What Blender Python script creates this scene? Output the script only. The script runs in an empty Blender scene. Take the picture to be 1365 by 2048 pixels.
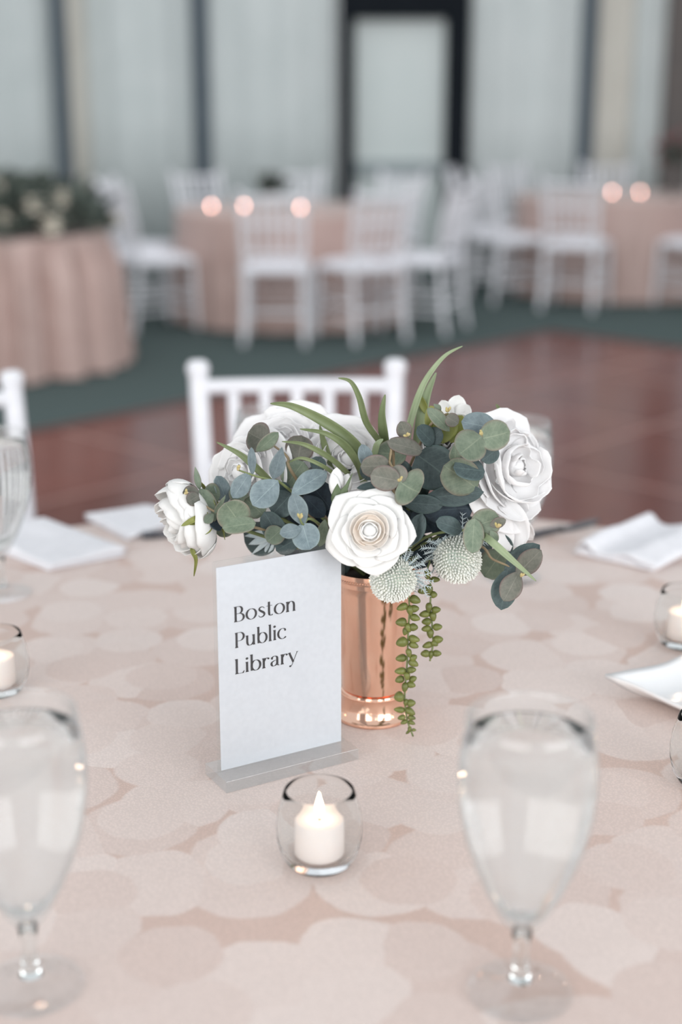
import bpy, math, random
from mathutils import Vector, Matrix
R = math.radians
V = Vector
scene = bpy.context.scene
C = scene.collection
random.seed(7)

# ------------------------------------------------------------------ camera
FPX = 2844.4                       # 50 mm lens on a 36 mm tall frame
EYE = V((0, 0, 1.39))
PITCH = math.atan(820 / FPX)
cam = bpy.data.cameras.new('camera')
cam.sensor_fit = 'VERTICAL'; cam.sensor_height = 36; cam.lens = 50
cam.clip_start = 0.05; cam.clip_end = 100
cam.dof.use_dof = True; cam.dof.focus_distance = 1.375; cam.dof.aperture_fstop = 2.15
cam.dof.aperture_blades = 0
camo = bpy.data.objects.new('camera', cam); C.objects.link(camo)
camo.location = EYE; camo.rotation_euler = (math.pi / 2 - PITCH, 0, 0)
scene.camera = camo
# ------------------------------------------------------------------ world, light, exposure
world = bpy.data.worlds.new('overcast_daylight'); scene.world = world
world.use_nodes = True
bg = world.node_tree.nodes['Background']
bg.inputs[0].default_value = (0.93, 0.965, 1.0, 1); bg.inputs[1].default_value = 0.79


def area(name, loc, target, sx, sy, power, col):
    d = bpy.data.lights.new(name, 'AREA'); d.shape = 'RECTANGLE'; d.size = sx; d.size_y = sy
    d.energy = power; d.color = col
    o = bpy.data.objects.new(name, d); C.objects.link(o); o.location = loc
    o.rotation_euler = (V(target) - V(loc)).to_track_quat('-Z', 'Y').to_euler()
    return o


area('daylight_open_side', (-2.7, -3.4, 2.1), (0, 1.6, 0.9), 4.6, 2.8, 165, (1.0, 0.985, 0.97))
area('fill_right_front', (3.3, -2.9, 2.1), (0, 1.6, 0.9), 4.0, 2.6, 158, (0.97, 0.985, 1.0))  # added fill lamp: brightens the right-facing peony, stands for no known opening
area('fill_back_wall', (0, 4.6, 4.4), (0, 12.4, 1.0), 7.0, 3.0, 105, (0.95, 0.98, 1.0))  # lamp added overhead to lift the back wall; the hall has no known skylight
vs = scene.view_settings
scene.display_settings.display_device = 'sRGB'
vs.view_transform = 'Standard'; vs.look = 'None'; vs.gamma = 1; vs.use_curve_mapping = False
vs.exposure = 0.0

# ------------------------------------------------------------------ pixel helpers (only used to measure places)
CP, SP = math.cos(PITCH), math.sin(PITCH)


def ray(px, py):
    u = (px - 682.5) / FPX; v = -(py - 1024) / FPX
    return V((u, CP + v * SP, -SP + v * CP))


def onz(px, py, z):
    r = ray(px, py); return EYE + r * ((z - EYE.z) / r.z)


def at(px, py, Y):
    r = ray(px, py); return EYE + r * (Y / r.y)


# ------------------------------------------------------------------ mesh helpers
def tag(o, label=None, cat=None, group=None, kind=None):
    if label: o['label'] = label
    if cat: o['category'] = cat
    if group: o['group'] = group
    if kind: o['kind'] = kind
    return o


def empty(name, loc=(0, 0, 0), rz=0, label=None, cat=None, group=None):
    o = bpy.data.objects.new(name, None); C.objects.link(o)
    o.empty_display_size = 0.05
    o.location = loc; o.rotation_euler = (0, 0, rz)
    return tag(o, label, cat, group)


class MB:
    def __init__(s): s.v = []; s.f = []; s.uv = {}

    def add(s, vs_, fs):
        b = len(s.v); s.v += [tuple(p) for p in vs_]; s.f += [tuple(i + b for i in f) for f in fs]
        return s

    def box(s, c, d, rz=0, taper=1.0):
        m = Matrix.Rotation(rz, 3, 'Z'); vs_ = []
        for z in (-1, 1):
            k = taper if z > 0 else 1
            for x, y in ((-1, -1), (1, -1), (1, 1), (-1, 1)):
                vs_.append(V(c) + m @ V((x * d[0] / 2 * k, y * d[1] / 2 * k, z * d[2] / 2)))
        return s.add(vs_, [(3, 2, 1, 0), (4, 5, 6, 7), (0, 1, 5, 4), (1, 2, 6, 5), (2, 3, 7, 6), (3, 0, 4, 7)])

    def lathe(s, prof, seg=40, c=(0, 0, 0), cap0=True, cap1=True, close=False):
        vs_ = []; fs = []; n = len(prof)
        for i in range(seg):
            a = 2 * math.pi * i / seg
            for r, z in prof: vs_.append((c[0] + r * math.cos(a), c[1] + r * math.sin(a), c[2] + z))
        for i in range(seg):
            j = (i + 1) % seg
            for k in range(n if close else n - 1):
                k2 = (k + 1) % n
                fs.append((i * n + k, j * n + k, j * n + k2, i * n + k2))
        if not close:
            if cap0: fs.append(tuple(i * n for i in reversed(range(seg))))
            if cap1: fs.append(tuple(i * n + n - 1 for i in range(seg)))
        return s.add(vs_, fs)

    def tube(s, pts, rad, seg=8, caps=True):
        pts = [V(p) for p in pts]; n = len(pts)
        if not isinstance(rad, (list, tuple)): rad = [rad] * n
        vs_ = []; fs = []
        ref = V((0.31, 0.57, 0.76))
        for i, p in enumerate(pts):
            t = (pts[min(i + 1, n - 1)] - pts[max(i - 1, 0)]).normalized()
            a = t.cross(ref).normalized(); b = t.cross(a)
            for k in range(seg):
                th = 2 * math.pi * k / seg
                vs_.append(p + (a * math.cos(th) + b * math.sin(th)) * rad[i])
        for i in range(n - 1):
            for k in range(seg):
                k2 = (k + 1) % seg
                fs.append((i * seg + k, i * seg + k2, (i + 1) * seg + k2, (i + 1) * seg + k))
        if caps:
            fs.append(tuple(reversed(range(seg)))); fs.append(tuple((n - 1) * seg + k for k in range(seg)))
        return s.add(vs_, fs)

    def ellipsoid(s, c, r, M=None, nu=10, nv=6, tear=0.0):
        vs_ = []; fs = []
        for j in range(nv + 1):
            ph = math.pi * j / nv
            for i in range(nu):
                th = 2 * math.pi * i / nu
                k = math.sin(ph) * (1 + tear * math.cos(ph))
                p = V((r[0] * k * math.cos(th), r[1] * k * math.sin(th), -r[2] * math.cos(ph)))
                if M: p = M @ p
                vs_.append(V(c) + p)
        for j in range(nv):
            for i in range(nu):
                i2 = (i + 1) % nu
                fs.append((j * nu + i, j * nu + i2, (j + 1) * nu + i2, (j + 1) * nu + i))
        return s.add(vs_, fs)

    def mesh(s, name, mat, smooth=True):
        me = bpy.data.meshes.new(name); me.from_pydata(s.v, [], s.f); me.update()
        if mat: me.materials.append(mat)
        if smooth: me.polygons.foreach_set('use_smooth', [True] * len(me.polygons))
        return me

    def build(s, name, mat, parent=None, smooth=True, bevel=0, loc=None):
        o = bpy.data.objects.new(name, s.mesh(name, mat, smooth)); C.objects.link(o)
        if parent: o.parent = parent
        if loc is not None: o.location = loc
        if bevel:
            m = o.modifiers.new('bevel', 'BEVEL'); m.width = bevel; m.segments = 2; m.limit_method = 'ANGLE'
        return o


def smooth_by_angle(o, ang=35):
    me = o.data
    try: me.set_sharp_from_angle(angle=R(ang))
    except Exception: pass
    return o


def copy_tree(o, parent=None):
    c = o.copy(); C.objects.link(c); c.parent = parent
    for ch in o.children: copy_tree(ch, c)
    return c


def catmull(pts, n=6):
    pts = [V(p) for p in pts]
    out = []
    for i in range(len(pts) - 1):
        p0 = pts[max(i - 1, 0)]; p1 = pts[i]; p2 = pts[i + 1]; p3 = pts[min(i + 2, len(pts) - 1)]
        for k in range(n):
            t = k / n
            out.append(0.5 * ((2 * p1) + (p2 - p0) * t + (2 * p0 - 5 * p1 + 4 * p2 - p3) * t * t + (3 * p1 - p0 - 3 * p2 + p3) * t ** 3))
    out.append(pts[-1])
    return out


# ------------------------------------------------------------------ materials
def srgb(r, g, b):
    def f(c):
        c /= 255
        return c / 12.92 if c <= 0.04045 else ((c + 0.055) / 1.055) ** 2.4
    return (f(r), f(g), f(b), 1)


def new_mat(name):
    m = bpy.data.materials.new(name); m.use_nodes = True
    nt = m.node_tree; b = nt.nodes['Principled BSDF']
    return m, nt, b


def N(nt, t, **k):
    n = nt.nodes.new(t)
    for a, v in k.items(): setattr(n, a, v)
    return n


def noisy(name, c1, c2, scale=20, rough=0.6, detail=4, metal=0, bump=0, bscale=None, trans=0, spec=0.5, sheen=0, randval=0):
    """Principled material whose colour runs between two tones along a noise texture."""
    m, nt, b = new_mat(name)
    tc = N(nt, 'ShaderNodeTexCoord'); no = N(nt, 'ShaderNodeTexNoise')
    no.inputs['Scale'].default_value = scale; no.inputs['Detail'].default_value = detail
    nt.links.new(tc.outputs['Object'], no.inputs['Vector'])
    cr = N(nt, 'ShaderNodeValToRGB')
    cr.color_ramp.elements[0].position = 0.3; cr.color_ramp.elements[1].position = 0.7
    cr.color_ramp.elements[0].color = c1; cr.color_ramp.elements[1].color = c2
    nt.links.new(no.outputs['Fac'], cr.inputs['Fac'])
    col = cr.outputs['Color']
    if randval:
        oi = N(nt, 'ShaderNodeObjectInfo'); hs = N(nt, 'ShaderNodeHueSaturation')
        mr = N(nt, 'ShaderNodeMapRange'); mr.inputs['To Min'].default_value = 1 - randval; mr.inputs['To Max'].default_value = 1 + randval
        nt.links.new(oi.outputs['Random'], mr.inputs['Value']); nt.links.new(mr.outputs['Result'], hs.inputs['Value'])
        nt.links.new(col, hs.inputs['Color']); col = hs.outputs['Color']
    nt.links.new(col, b.inputs['Base Color'])
    b.inputs['Roughness'].default_value = rough; b.inputs['Metallic'].default_value = metal
    b.inputs['Specular IOR Level'].default_value = spec
    if sheen: b.inputs['Sheen Weight'].default_value = sheen
    if bump:
        n2 = N(nt, 'ShaderNodeTexNoise'); n2.inputs['Scale'].default_value = bscale or scale * 4; n2.inputs['Detail'].default_value = 3
        nt.links.new(tc.outputs['Object'], n2.inputs['Vector'])
        bp = N(nt, 'ShaderNodeBump'); bp.inputs['Strength'].default_value = bump; bp.inputs['Distance'].default_value = 0.002
        nt.links.new(n2.outputs['Fac'], bp.inputs['Height']); nt.links.new(bp.outputs['Normal'], b.inputs['Normal'])
    if trans:
        out = nt.nodes['Material Output']
        tr = N(nt, 'ShaderNodeBsdfTranslucent'); mx = N(nt, 'ShaderNodeMixShader'); mx.inputs[0].default_value = trans
        nt.links.new(col, tr.inputs['Color']); nt.links.new(b.outputs[0], mx.inputs[1]); nt.links.new(tr.outputs[0], mx.inputs[2])
        nt.links.new(mx.outputs[0], out.inputs['Surface'])
    return m


def leaf_mat(name, c1, c2, edge, vein, rough=0.55, trans=0.12):
    """Leaf: mottled body, paler veins and a tinted margin along the leaf's own uv."""
    m, nt, b = new_mat(name)
    uv = N(nt, 'ShaderNodeUVMap'); sep = N(nt, 'ShaderNodeSeparateXYZ')
    nt.links.new(uv.outputs[0], sep.inputs[0])
    tc = N(nt, 'ShaderNodeTexCoord')
    no = N(nt, 'ShaderNodeTexNoise'); no.inputs['Scale'].default_value = 130; no.inputs['Detail'].default_value = 6
    no.inputs['Roughness'].default_value = 0.7
    nt.links.new(tc.outputs['Object'], no.inputs['Vector'])
    cr = N(nt, 'ShaderNodeValToRGB'); cr.color_ramp.elements[0].position = 0.3; cr.color_ramp.elements[1].position = 0.72
    cr.color_ramp.elements[0].color = c1; cr.color_ramp.elements[1].color = c2
    nt.links.new(no.outputs['Fac'], cr.inputs['Fac'])

    def math_(op, a, bb=None):
        n = N(nt, 'ShaderNodeMath', operation=op)
        for i, x in enumerate((a, bb)):
            if x is None: continue
            if isinstance(x, (int, float)): n.inputs[i].default_value = x
            else: nt.links.new(x, n.inputs[i])
        return n.outputs[0]
    u = math_('MULTIPLY_ADD', sep.outputs['X'], 2.0); u.node.inputs[2].default_value = -1
    au = math_('ABSOLUTE', u)
    # side veins: slanted wave in v + |u|
    w = math_('SINE', math_('MULTIPLY', math_('SUBTRACT', sep.outputs['Y'], math_('MULTIPLY', au, 0.35)), 42.0))
    side = math_('GREATER_THAN', w, 0.93)
    mid = math_('LESS_THAN', au, 0.03)
    v = math_('MAXIMUM', math_('MULTIPLY', side, 0.35), mid)
    v = math_('MULTIPLY', v, 0.42)
    mix = N(nt, 'ShaderNodeMix', data_type='RGBA'); mix.inputs['B'].default_value = vein
    nt.links.new(v, mix.inputs['Factor']); nt.links.new(cr.outputs['Color'], mix.inputs['A'])
    eg = math_('MULTIPLY', math_('POWER', au, 9.0), 0.75)
    mix2 = N(nt, 'ShaderNodeMix', data_type='RGBA'); mix2.inputs['B'].default_value = edge
    nt.links.new(eg, mix2.inputs['Factor']); nt.links.new(mix.outputs['Result'], mix2.inputs['A'])
    oi = N(nt, 'ShaderNodeObjectInfo'); hs = N(nt, 'ShaderNodeHueSaturation')
    mr = N(nt, 'ShaderNodeMapRange'); mr.inputs['To Min'].default_value = 0.74; mr.inputs['To Max'].default_value = 1.08
    nt.links.new(oi.outputs['Random'], mr.inputs['Value']); nt.links.new(mr.outputs['Result'], hs.inputs['Value'])
    nt.links.new(mix2.outputs['Result'], hs.inputs['Color'])
    nt.links.new(hs.outputs['Color'], b.inputs['Base Color'])
    b.inputs['Roughness'].default_value = rough; b.inputs['Specular IOR Level'].default_value = 0.35
    bp = N(nt, 'ShaderNodeBump'); bp.inputs['Strength'].default_value = 0.25; bp.inputs['Distance'].default_value = 0.001
    nt.links.new(no.outputs['Fac'], bp.inputs['Height']); nt.links.new(bp.outputs['Normal'], b.inputs['Normal'])
    out = nt.nodes['Material Output']
    tr = N(nt, 'ShaderNodeBsdfTranslucent'); mx = N(nt, 'ShaderNodeMixShader'); mx.inputs[0].default_value = trans
    nt.links.new(hs.outputs['Color'], tr.inputs['Color']); nt.links.new(b.outputs[0], mx.inputs[1]); nt.links.new(tr.outputs[0], mx.inputs[2])
    nt.links.new(mx.outputs[0], out.inputs['Surface'])
    return m


def thin_glass(name, fog=0.0, tint=(1, 1, 1, 1), rough=0.02, refl=1.0, edge=(0.66, 0.74, 0.76, 1)):
    """Thin-walled glass: see-through with a fresnel reflection and, if fogged, a milky film of condensation."""
    m = bpy.data.materials.new(name); m.use_nodes = True; nt = m.node_tree; nt.nodes.clear()
    out = N(nt, 'ShaderNodeOutputMaterial'); tr = N(nt, 'ShaderNodeBsdfTransparent')
    lw = N(nt, 'ShaderNodeLayerWeight'); lw.inputs['Blend'].default_value = 0.5
    p3 = N(nt, 'ShaderNodeMath', operation='POWER'); p3.inputs[1].default_value = 5.0
    nt.links.new(lw.outputs['Facing'], p3.inputs[0])
    tm = N(nt, 'ShaderNodeMix', data_type='RGBA'); tm.inputs['A'].default_value = tint; tm.inputs['B'].default_value = edge
    nt.links.new(p3.outputs[0], tm.inputs['Factor']); nt.links.new(tm.outputs['Result'], tr.inputs[0])
    gl = N(nt, 'ShaderNodeBsdfGlossy'); gl.inputs['Roughness'].default_value = rough; gl.inputs['Color'].default_value = (1, 1, 1, 1)
    fr = N(nt, 'ShaderNodeLayerWeight'); fr.inputs['Blend'].default_value = 0.5
    pw = N(nt, 'ShaderNodeMath', operation='POWER'); pw.inputs[1].default_value = 4.0
    nt.links.new(fr.outputs['Facing'], pw.inputs[0])
    mu = N(nt, 'ShaderNodeMath', operation='MULTIPLY_ADD'); mu.inputs[1].default_value = refl * 0.6; mu.inputs[2].default_value = refl * 0.035
    nt.links.new(pw.outputs[0], mu.inputs[0])
    mx = N(nt, 'ShaderNodeMixShader'); nt.links.new(mu.outputs[0], mx.inputs[0])
    base = tr.outputs[0]
    if fog:
        tc = N(nt, 'ShaderNodeTexCoord'); no = N(nt, 'ShaderNodeTexNoise'); no.inputs['Scale'].default_value = 18; no.inputs['Detail'].default_value = 3
        nt.links.new(tc.outputs['Object'], no.inputs['Vector'])
        mr = N(nt, 'ShaderNodeMapRange'); mr.inputs['From Min'].default_value = 0.3; mr.inputs['From Max'].default_value = 0.7
        mr.inputs['To Min'].default_value = fog * 0.7; mr.inputs['To Max'].default_value = fog * 1.3
        nt.links.new(no.outputs['Fac'], mr.inputs['Value'])
        df = N(nt, 'ShaderNodeBsdfDiffuse'); df.inputs[0].default_value = (0.95, 0.935, 0.93, 1)
        tl = N(nt, 'ShaderNodeBsdfTranslucent'); tl.inputs[0].default_value = (0.95, 0.935, 0.93, 1)
        dm = N(nt, 'ShaderNodeMixShader'); dm.inputs[0].default_value = 0.5
        nt.links.new(df.outputs[0], dm.inputs[1]); nt.links.new(tl.outputs[0], dm.inputs[2])
        fm = N(nt, 'ShaderNodeMixShader'); nt.links.new(mr.outputs['Result'], fm.inputs[0])
        nt.links.new(tr.outputs[0], fm.inputs[1]); nt.links.new(dm.outputs[0], fm.inputs[2]); base = fm.outputs[0]
    nt.links.new(base, mx.inputs[1]); nt.links.new(gl.outputs[0], mx.inputs[2])
    nt.links.new(mx.outputs[0], out.inputs['Surface'])
    return m


def glass_bsdf(name, ior=1.45, col=(1, 1, 1, 1), rough=0.0):
    m = bpy.data.materials.new(name); m.use_nodes = True; nt = m.node_tree; nt.nodes.clear()
    out = N(nt, 'ShaderNodeOutputMaterial'); g = N(nt, 'ShaderNodeBsdfGlass')
    g.inputs['IOR'].default_value = ior; g.inputs['Color'].default_value = col; g.inputs['Roughness'].default_value = rough
    nt.links.new(g.outputs[0], out.inputs['Surface']); return m


def emis(name, col, st):
    m = bpy.data.materials.new(name); m.use_nodes = True; nt = m.node_tree; nt.nodes.clear()
    out = N(nt, 'ShaderNodeOutputMaterial'); e = N(nt, 'ShaderNodeEmission')
    e.inputs[0].default_value = col; e.inputs[1].default_value = st
    nt.links.new(e.outputs[0], out.inputs['Surface']); return m


def damask(name, ground, disc_lo, disc_hi, scale=11.0):
    """Blush damask: pale woven discs (stippled in rings) lying over a slightly darker satin ground."""
    m, nt, b = new_mat(name)
    tc = N(nt, 'ShaderNodeTexCoord'); L = nt.links.new
    wob = N(nt, 'ShaderNodeTexNoise'); wob.inputs['Scale'].default_value = 30; wob.inputs['Detail'].default_value = 2
    L(tc.outputs['Object'], wob.inputs['Vector'])
    wm = N(nt, 'ShaderNodeVectorMath', operation='MULTIPLY_ADD'); wm.inputs[1].default_value = (0.012,) * 3
    L(wob.outputs['Color'], wm.inputs[0]); L(tc.outputs['Object'], wm.inputs[2])
    layers = []
    col = None
    sat = None
    for i, (off, sc, rad) in enumerate((((0, 0, 0), scale, 0.60), ((3.3, 1.7, 0), scale * 1.0, 0.46))):
        mp = N(nt, 'ShaderNodeMapping'); mp.inputs['Location'].default_value = off
        L(wm.outputs[0], mp.inputs['Vector'])
        vo = N(nt, 'ShaderNodeTexVoronoi'); vo.voronoi_dimensions = '2D'; vo.inputs['Scale'].default_value = sc; vo.inputs['Randomness'].default_value = 0.75
        L(mp.outputs[0], vo.inputs['Vector'])
        inside = N(nt, 'ShaderNodeMapRange'); inside.inputs['From Min'].default_value = rad; inside.inputs['From Max'].default_value = rad - 0.035
        L(vo.outputs['Distance'], inside.inputs['Value'])
        tone = N(nt, 'ShaderNodeMix', data_type='RGBA'); tone.inputs['A'].default_value = disc_lo; tone.inputs['B'].default_value = disc_hi
        sp = N(nt, 'ShaderNodeSeparateColor'); L(vo.outputs['Color'], sp.inputs[0]); L(sp.outputs[0], tone.inputs['Factor'])
        mix = N(nt, 'ShaderNodeMix', data_type='RGBA'); L(inside.outputs['Result'], mix.inputs['Factor'])
        if col is None: mix.inputs['A'].default_value = ground
        else: L(col, mix.inputs['A'])
        L(tone.outputs['Result'], mix.inputs['B']); col = mix.outputs['Result']
        sat = inside.outputs['Result'] if sat is None else sat
    # woven stipple
    st = N(nt, 'ShaderNodeTexVoronoi'); st.inputs['Scale'].default_value = 400; L(tc.outputs['Object'], st.inputs['Vector'])
    sm = N(nt, 'ShaderNodeMapRange'); sm.inputs['From Min'].default_value = 0.15; sm.inputs['From Max'].default_value = 0.6
    sm.inputs['To Min'].default_value = 1.04; sm.inputs['To Max'].default_value = 0.92
    L(st.outputs['Distance'], sm.inputs['Value'])
    hs = N(nt, 'ShaderNodeHueSaturation'); L(col, hs.inputs['Color']); L(sm.outputs['Result'], hs.inputs['Value'])
    L(hs.outputs['Color'], b.inputs['Base Color'])
    rr = N(nt, 'ShaderNodeMapRange'); rr.inputs['To Min'].default_value = 0.42; rr.inputs['To Max'].default_value = 0.62
    L(sat, rr.inputs['Value']); L(rr.outputs['Result'], b.inputs['Roughness'])
    b.inputs['Specular IOR Level'].default_value = 0.35; b.inputs['Sheen Weight'].default_value = 0.15
    bp = N(nt, 'ShaderNodeBump'); bp.inputs['Strength'].default_value = 0.35; bp.inputs['Distance'].default_value = 0.0006
    L(st.outputs['Distance'], bp.inputs['Height']); L(bp.outputs['Normal'], b.inputs['Normal'])
    return m


M = {}
M['damask'] = damask('blush_damask', srgb(214, 187, 175), srgb(221, 200, 191), srgb(234, 219, 212))
M['blush_far'] = noisy('blush_satin', srgb(186, 158, 150), srgb(196, 170, 162), 8, 0.45, sheen=0.2)
M['white_wood'] = noisy('white_painted_wood', srgb(232, 233, 238), srgb(242, 242, 246), 30, 0.4)
M['cushion'] = noisy('white_cushion', srgb(232, 232, 238), srgb(240, 240, 246), 40, 0.8, bump=0.2)
M['carpet'] = noisy('green_carpet', srgb(76, 89, 88), srgb(88, 100, 99), 60, 0.95, bump=0.6, bscale=500, spec=0.1)
M['dance'] = noisy('red_brown_floor', srgb(96, 48, 42), srgb(112, 58, 50), 5, 0.2, randval=0.1, spec=0.5)
M['dance_edge'] = noisy('floor_edge_strip', srgb(70, 42, 40), srgb(84, 52, 48), 20, 0.4)
M['seam'] = noisy('floor_seam', srgb(142, 104, 96), srgb(154, 116, 108), 20, 0.3)
M['wall_fabric'] = noisy('white_wall_fabric', srgb(212, 219, 218), srgb(220, 226, 225), 3, 0.8)
M['warm_fabric'] = noisy('warm_wall_drape', srgb(206, 202, 192), srgb(214, 211, 202), 3, 0.8)
M['post'] = noisy('grey_painted_post', srgb(84, 95, 103), srgb(92, 102, 110), 10, 0.6, spec=0.2)
M['post_dark'] = noisy('dark_brown_post', srgb(92, 86, 84), srgb(104, 96, 92), 10, 0.6)
M['black_frame'] = noisy('black_door_frame', srgb(20, 25, 31), srgb(26, 31, 37), 10, 0.7, spec=0.1)
M['pane'] = noisy('pale_door_panel', srgb(206, 216, 214), srgb(214, 222, 220), 3, 0.25)
M['rail_grey'] = noisy('grey_door_rail', srgb(150, 162, 164), srgb(160, 170, 172), 10, 0.5)
M['napkin'] = noisy('white_napkin_linen', srgb(236, 236, 240), srgb(244, 244, 248), 60, 0.85, bump=0.3, bscale=900)
M['porcelain'] = noisy('white_porcelain', srgb(236, 237, 238), srgb(242, 243, 244), 10, 0.15)
M['steel'] = noisy('dark_steel', srgb(96, 98, 104), srgb(120, 122, 128), 20, 0.22, metal=1)
M['copper'] = noisy('polished_copper', srgb(247, 198, 172), srgb(250, 209, 185), 28, 0.13, metal=1, bump=0.015, bscale=60)
M['copper_in'] = noisy('dark_foam', srgb(34, 30, 28), srgb(48, 42, 38), 60, 0.9)
M['paper'] = noisy('white_card', srgb(206, 209, 215), srgb(211, 214, 220), 200, 0.75, spec=0.2)
M['ink'] = noisy('black_ink', srgb(40, 40, 44), srgb(48, 48, 52), 100, 0.6)
M['acrylic'] = thin_glass('clear_acrylic', 0.10, (0.915, 0.93, 0.935, 1), 0.02, 1.8, (0.70, 0.75, 0.77, 1))
M['acrylic_thin'] = thin_glass('acrylic_sheet', 0.0, (0.99, 0.995, 0.995, 1), 0.02, 0.55)
M['goblet'] = thin_glass('fogged_goblet_glass', 0.135, (0.985, 0.99, 0.99, 1), 0.03, 0.9)
M['clear_glass'] = thin_glass('clear_votive_glass', 0.035, (0.975, 0.985, 0.985, 1), 0.02, 1.0)
M['votive_glass'] = glass_bsdf('votive_glass', 1.09, (0.985, 0.995, 0.995, 1))
M['foot_glass'] = thin_glass('goblet_foot_glass', 0.0, (0.997, 0.998, 0.998, 1), 0.02, 1.1, (0.78, 0.84, 0.86, 1))
M['solid_glass'] = glass_bsdf('solid_glass', 1.45, (0.97, 0.985, 0.985, 1))
M['water'] = glass_bsdf('water', 1.27, (0.985, 0.99, 0.99, 1))
M['wax'] = noisy('white_wax', srgb(246, 238, 234), srgb(250, 243, 240), 20, 0.5, trans=0.3)
M['wick'] = noisy('burnt_wick', srgb(40, 34, 30), srgb(60, 50, 44), 40, 0.9)
M['flame'] = emis('flame', (1.0, 0.72, 0.50, 1), 14)
M['flame_far'] = emis('far_flame', (1.0, 0.52, 0.42, 1), 22)
M['rose'] = noisy('rose_petal_white', srgb(244, 244, 242), srgb(249, 248, 246), 60, 0.6, trans=0.2, bump=0.1, bscale=300)
M['rose_core'] = noisy('rose_petal_cream', srgb(244, 238, 231), srgb(247, 243, 238), 60, 0.6, trans=0.22, sheen=0.1)
M['rose_edge'] = noisy('rose_petal_peach', srgb(248, 236, 223), srgb(250, 242, 233), 60, 0.6, trans=0.2)
M['peony'] = noisy('peony_petal_white', srgb(251, 250, 250), srgb(254, 253, 253), 60, 0.6, trans=0.2, bump=0.05, bscale=250)
M['sepal'] = noisy('sepal_green', srgb(120, 128, 62), srgb(150, 152, 82), 60, 0.5, trans=0.15)
M['sepal_dark'] = noisy('sepal_dark_green', srgb(86, 104, 72), srgb(104, 120, 86), 60, 0.5, trans=0.15)
M['blade'] = noisy('grass_blade_green', srgb(116, 130, 90), srgb(138, 150, 108), 40, 0.45, trans=0.2)
M['blade_pale'] = noisy('grass_blade_pale', srgb(146, 162, 124), srgb(164, 178, 142), 40, 0.45, trans=0.2)
M['stem'] = noisy('brown_stem', srgb(128, 112, 88), srgb(150, 134, 104), 60, 0.6)
M['stem_green'] = noisy('green_stem', srgb(104, 116, 74), srgb(124, 134, 88), 60, 0.6)
M['budm'] = noisy('yellow_bud', srgb(176, 168, 104), srgb(204, 186, 140), 90, 0.6)
M['pearl'] = noisy('succulent_green', srgb(90, 97, 42), srgb(116, 121, 62), 90, 0.42, randval=0.12)
M['thistle'] = noisy('thistle_floret', srgb(220, 223, 217), srgb(232, 233, 224), 60, 0.8)
M['thistle_core'] = noisy('thistle_core', srgb(178, 190, 182), srgb(190, 200, 188), 200, 0.9)
M['bract'] = noisy('thistle_bract', srgb(184, 200, 206), srgb(206, 217, 218), 90, 0.7)
M['b'] = leaf_mat('eucalyptus_blue', srgb(106, 122, 128), srgb(142, 157, 161), srgb(154, 170, 170), srgb(170, 188, 188))
M['g'] = leaf_mat('eucalyptus_grey_green', srgb(104, 120, 102), srgb(138, 150, 130), srgb(150, 136, 124), srgb(168, 176, 152))
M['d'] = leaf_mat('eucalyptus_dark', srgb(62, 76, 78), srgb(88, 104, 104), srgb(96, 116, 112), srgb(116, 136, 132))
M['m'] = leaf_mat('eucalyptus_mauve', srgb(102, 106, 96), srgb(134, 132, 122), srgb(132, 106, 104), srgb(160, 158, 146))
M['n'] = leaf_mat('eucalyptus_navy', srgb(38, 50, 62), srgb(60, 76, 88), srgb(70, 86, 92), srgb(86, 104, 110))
M['foliage_far'] = noisy('dark_far_foliage', srgb(52, 62, 58), srgb(104, 114, 104), 9, 0.7, trans=0.1)
M['blossom_far'] = noisy('cream_far_blossom', srgb(214, 206, 190), srgb(228, 220, 206), 30, 0.7)
M['burgundy'] = noisy('burgundy_bloom', srgb(120, 70, 76), srgb(150, 100, 102), 30, 0.7)

# ================================================================== SETTING
T = 0.76                                     # top of the tablecloth
WY = 12.4                                    # back wall plane
o = MB().box((0, 5, -0.05), (26, 20, 0.1)).build('floor', M['carpet'], smooth=False); tag(o, 'dark green carpet covering the hall floor', 'floor', kind='structure')


def wx(px): return at(px, 170, WY).x


wall = empty('wall_back', (0, WY, 0)); tag(wall, 'white fabric back wall in tall panels between grey posts', 'wall', kind='structure')


def fabric(x0, x1, z1=4.0, z0=0.0, mat='wall_fabric', dy=0.05):
    mb = MB(); n = max(8, int((x1 - x0) / 0.035)); vs_ = []; fs = []
    ph = random.uniform(0, 6)
    for i in range(n + 1):
        x = x0 + (x1 - x0) * i / n
        y = 0.018 * math.sin(x * 19 + ph) + 0.012 * math.sin(x * 43 + ph * 2) + 0.03 * math.sin(x * 6 + ph)
        for z in (z0, z0 + 1.3, z0 + 2.6, z1): vs_.append((x, y + dy, z))
    for i in range(n):
        for k in range(3): fs.append((i * 4 + k, (i + 1) * 4 + k, (i + 1) * 4 + k + 1, i * 4 + k + 1))
    o = mb.add(vs_, fs).build('fabric_panel', M[mat], wall)
    sm = o.modifiers.new('thick', 'SOLIDIFY'); sm.thickness = 0.01


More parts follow.
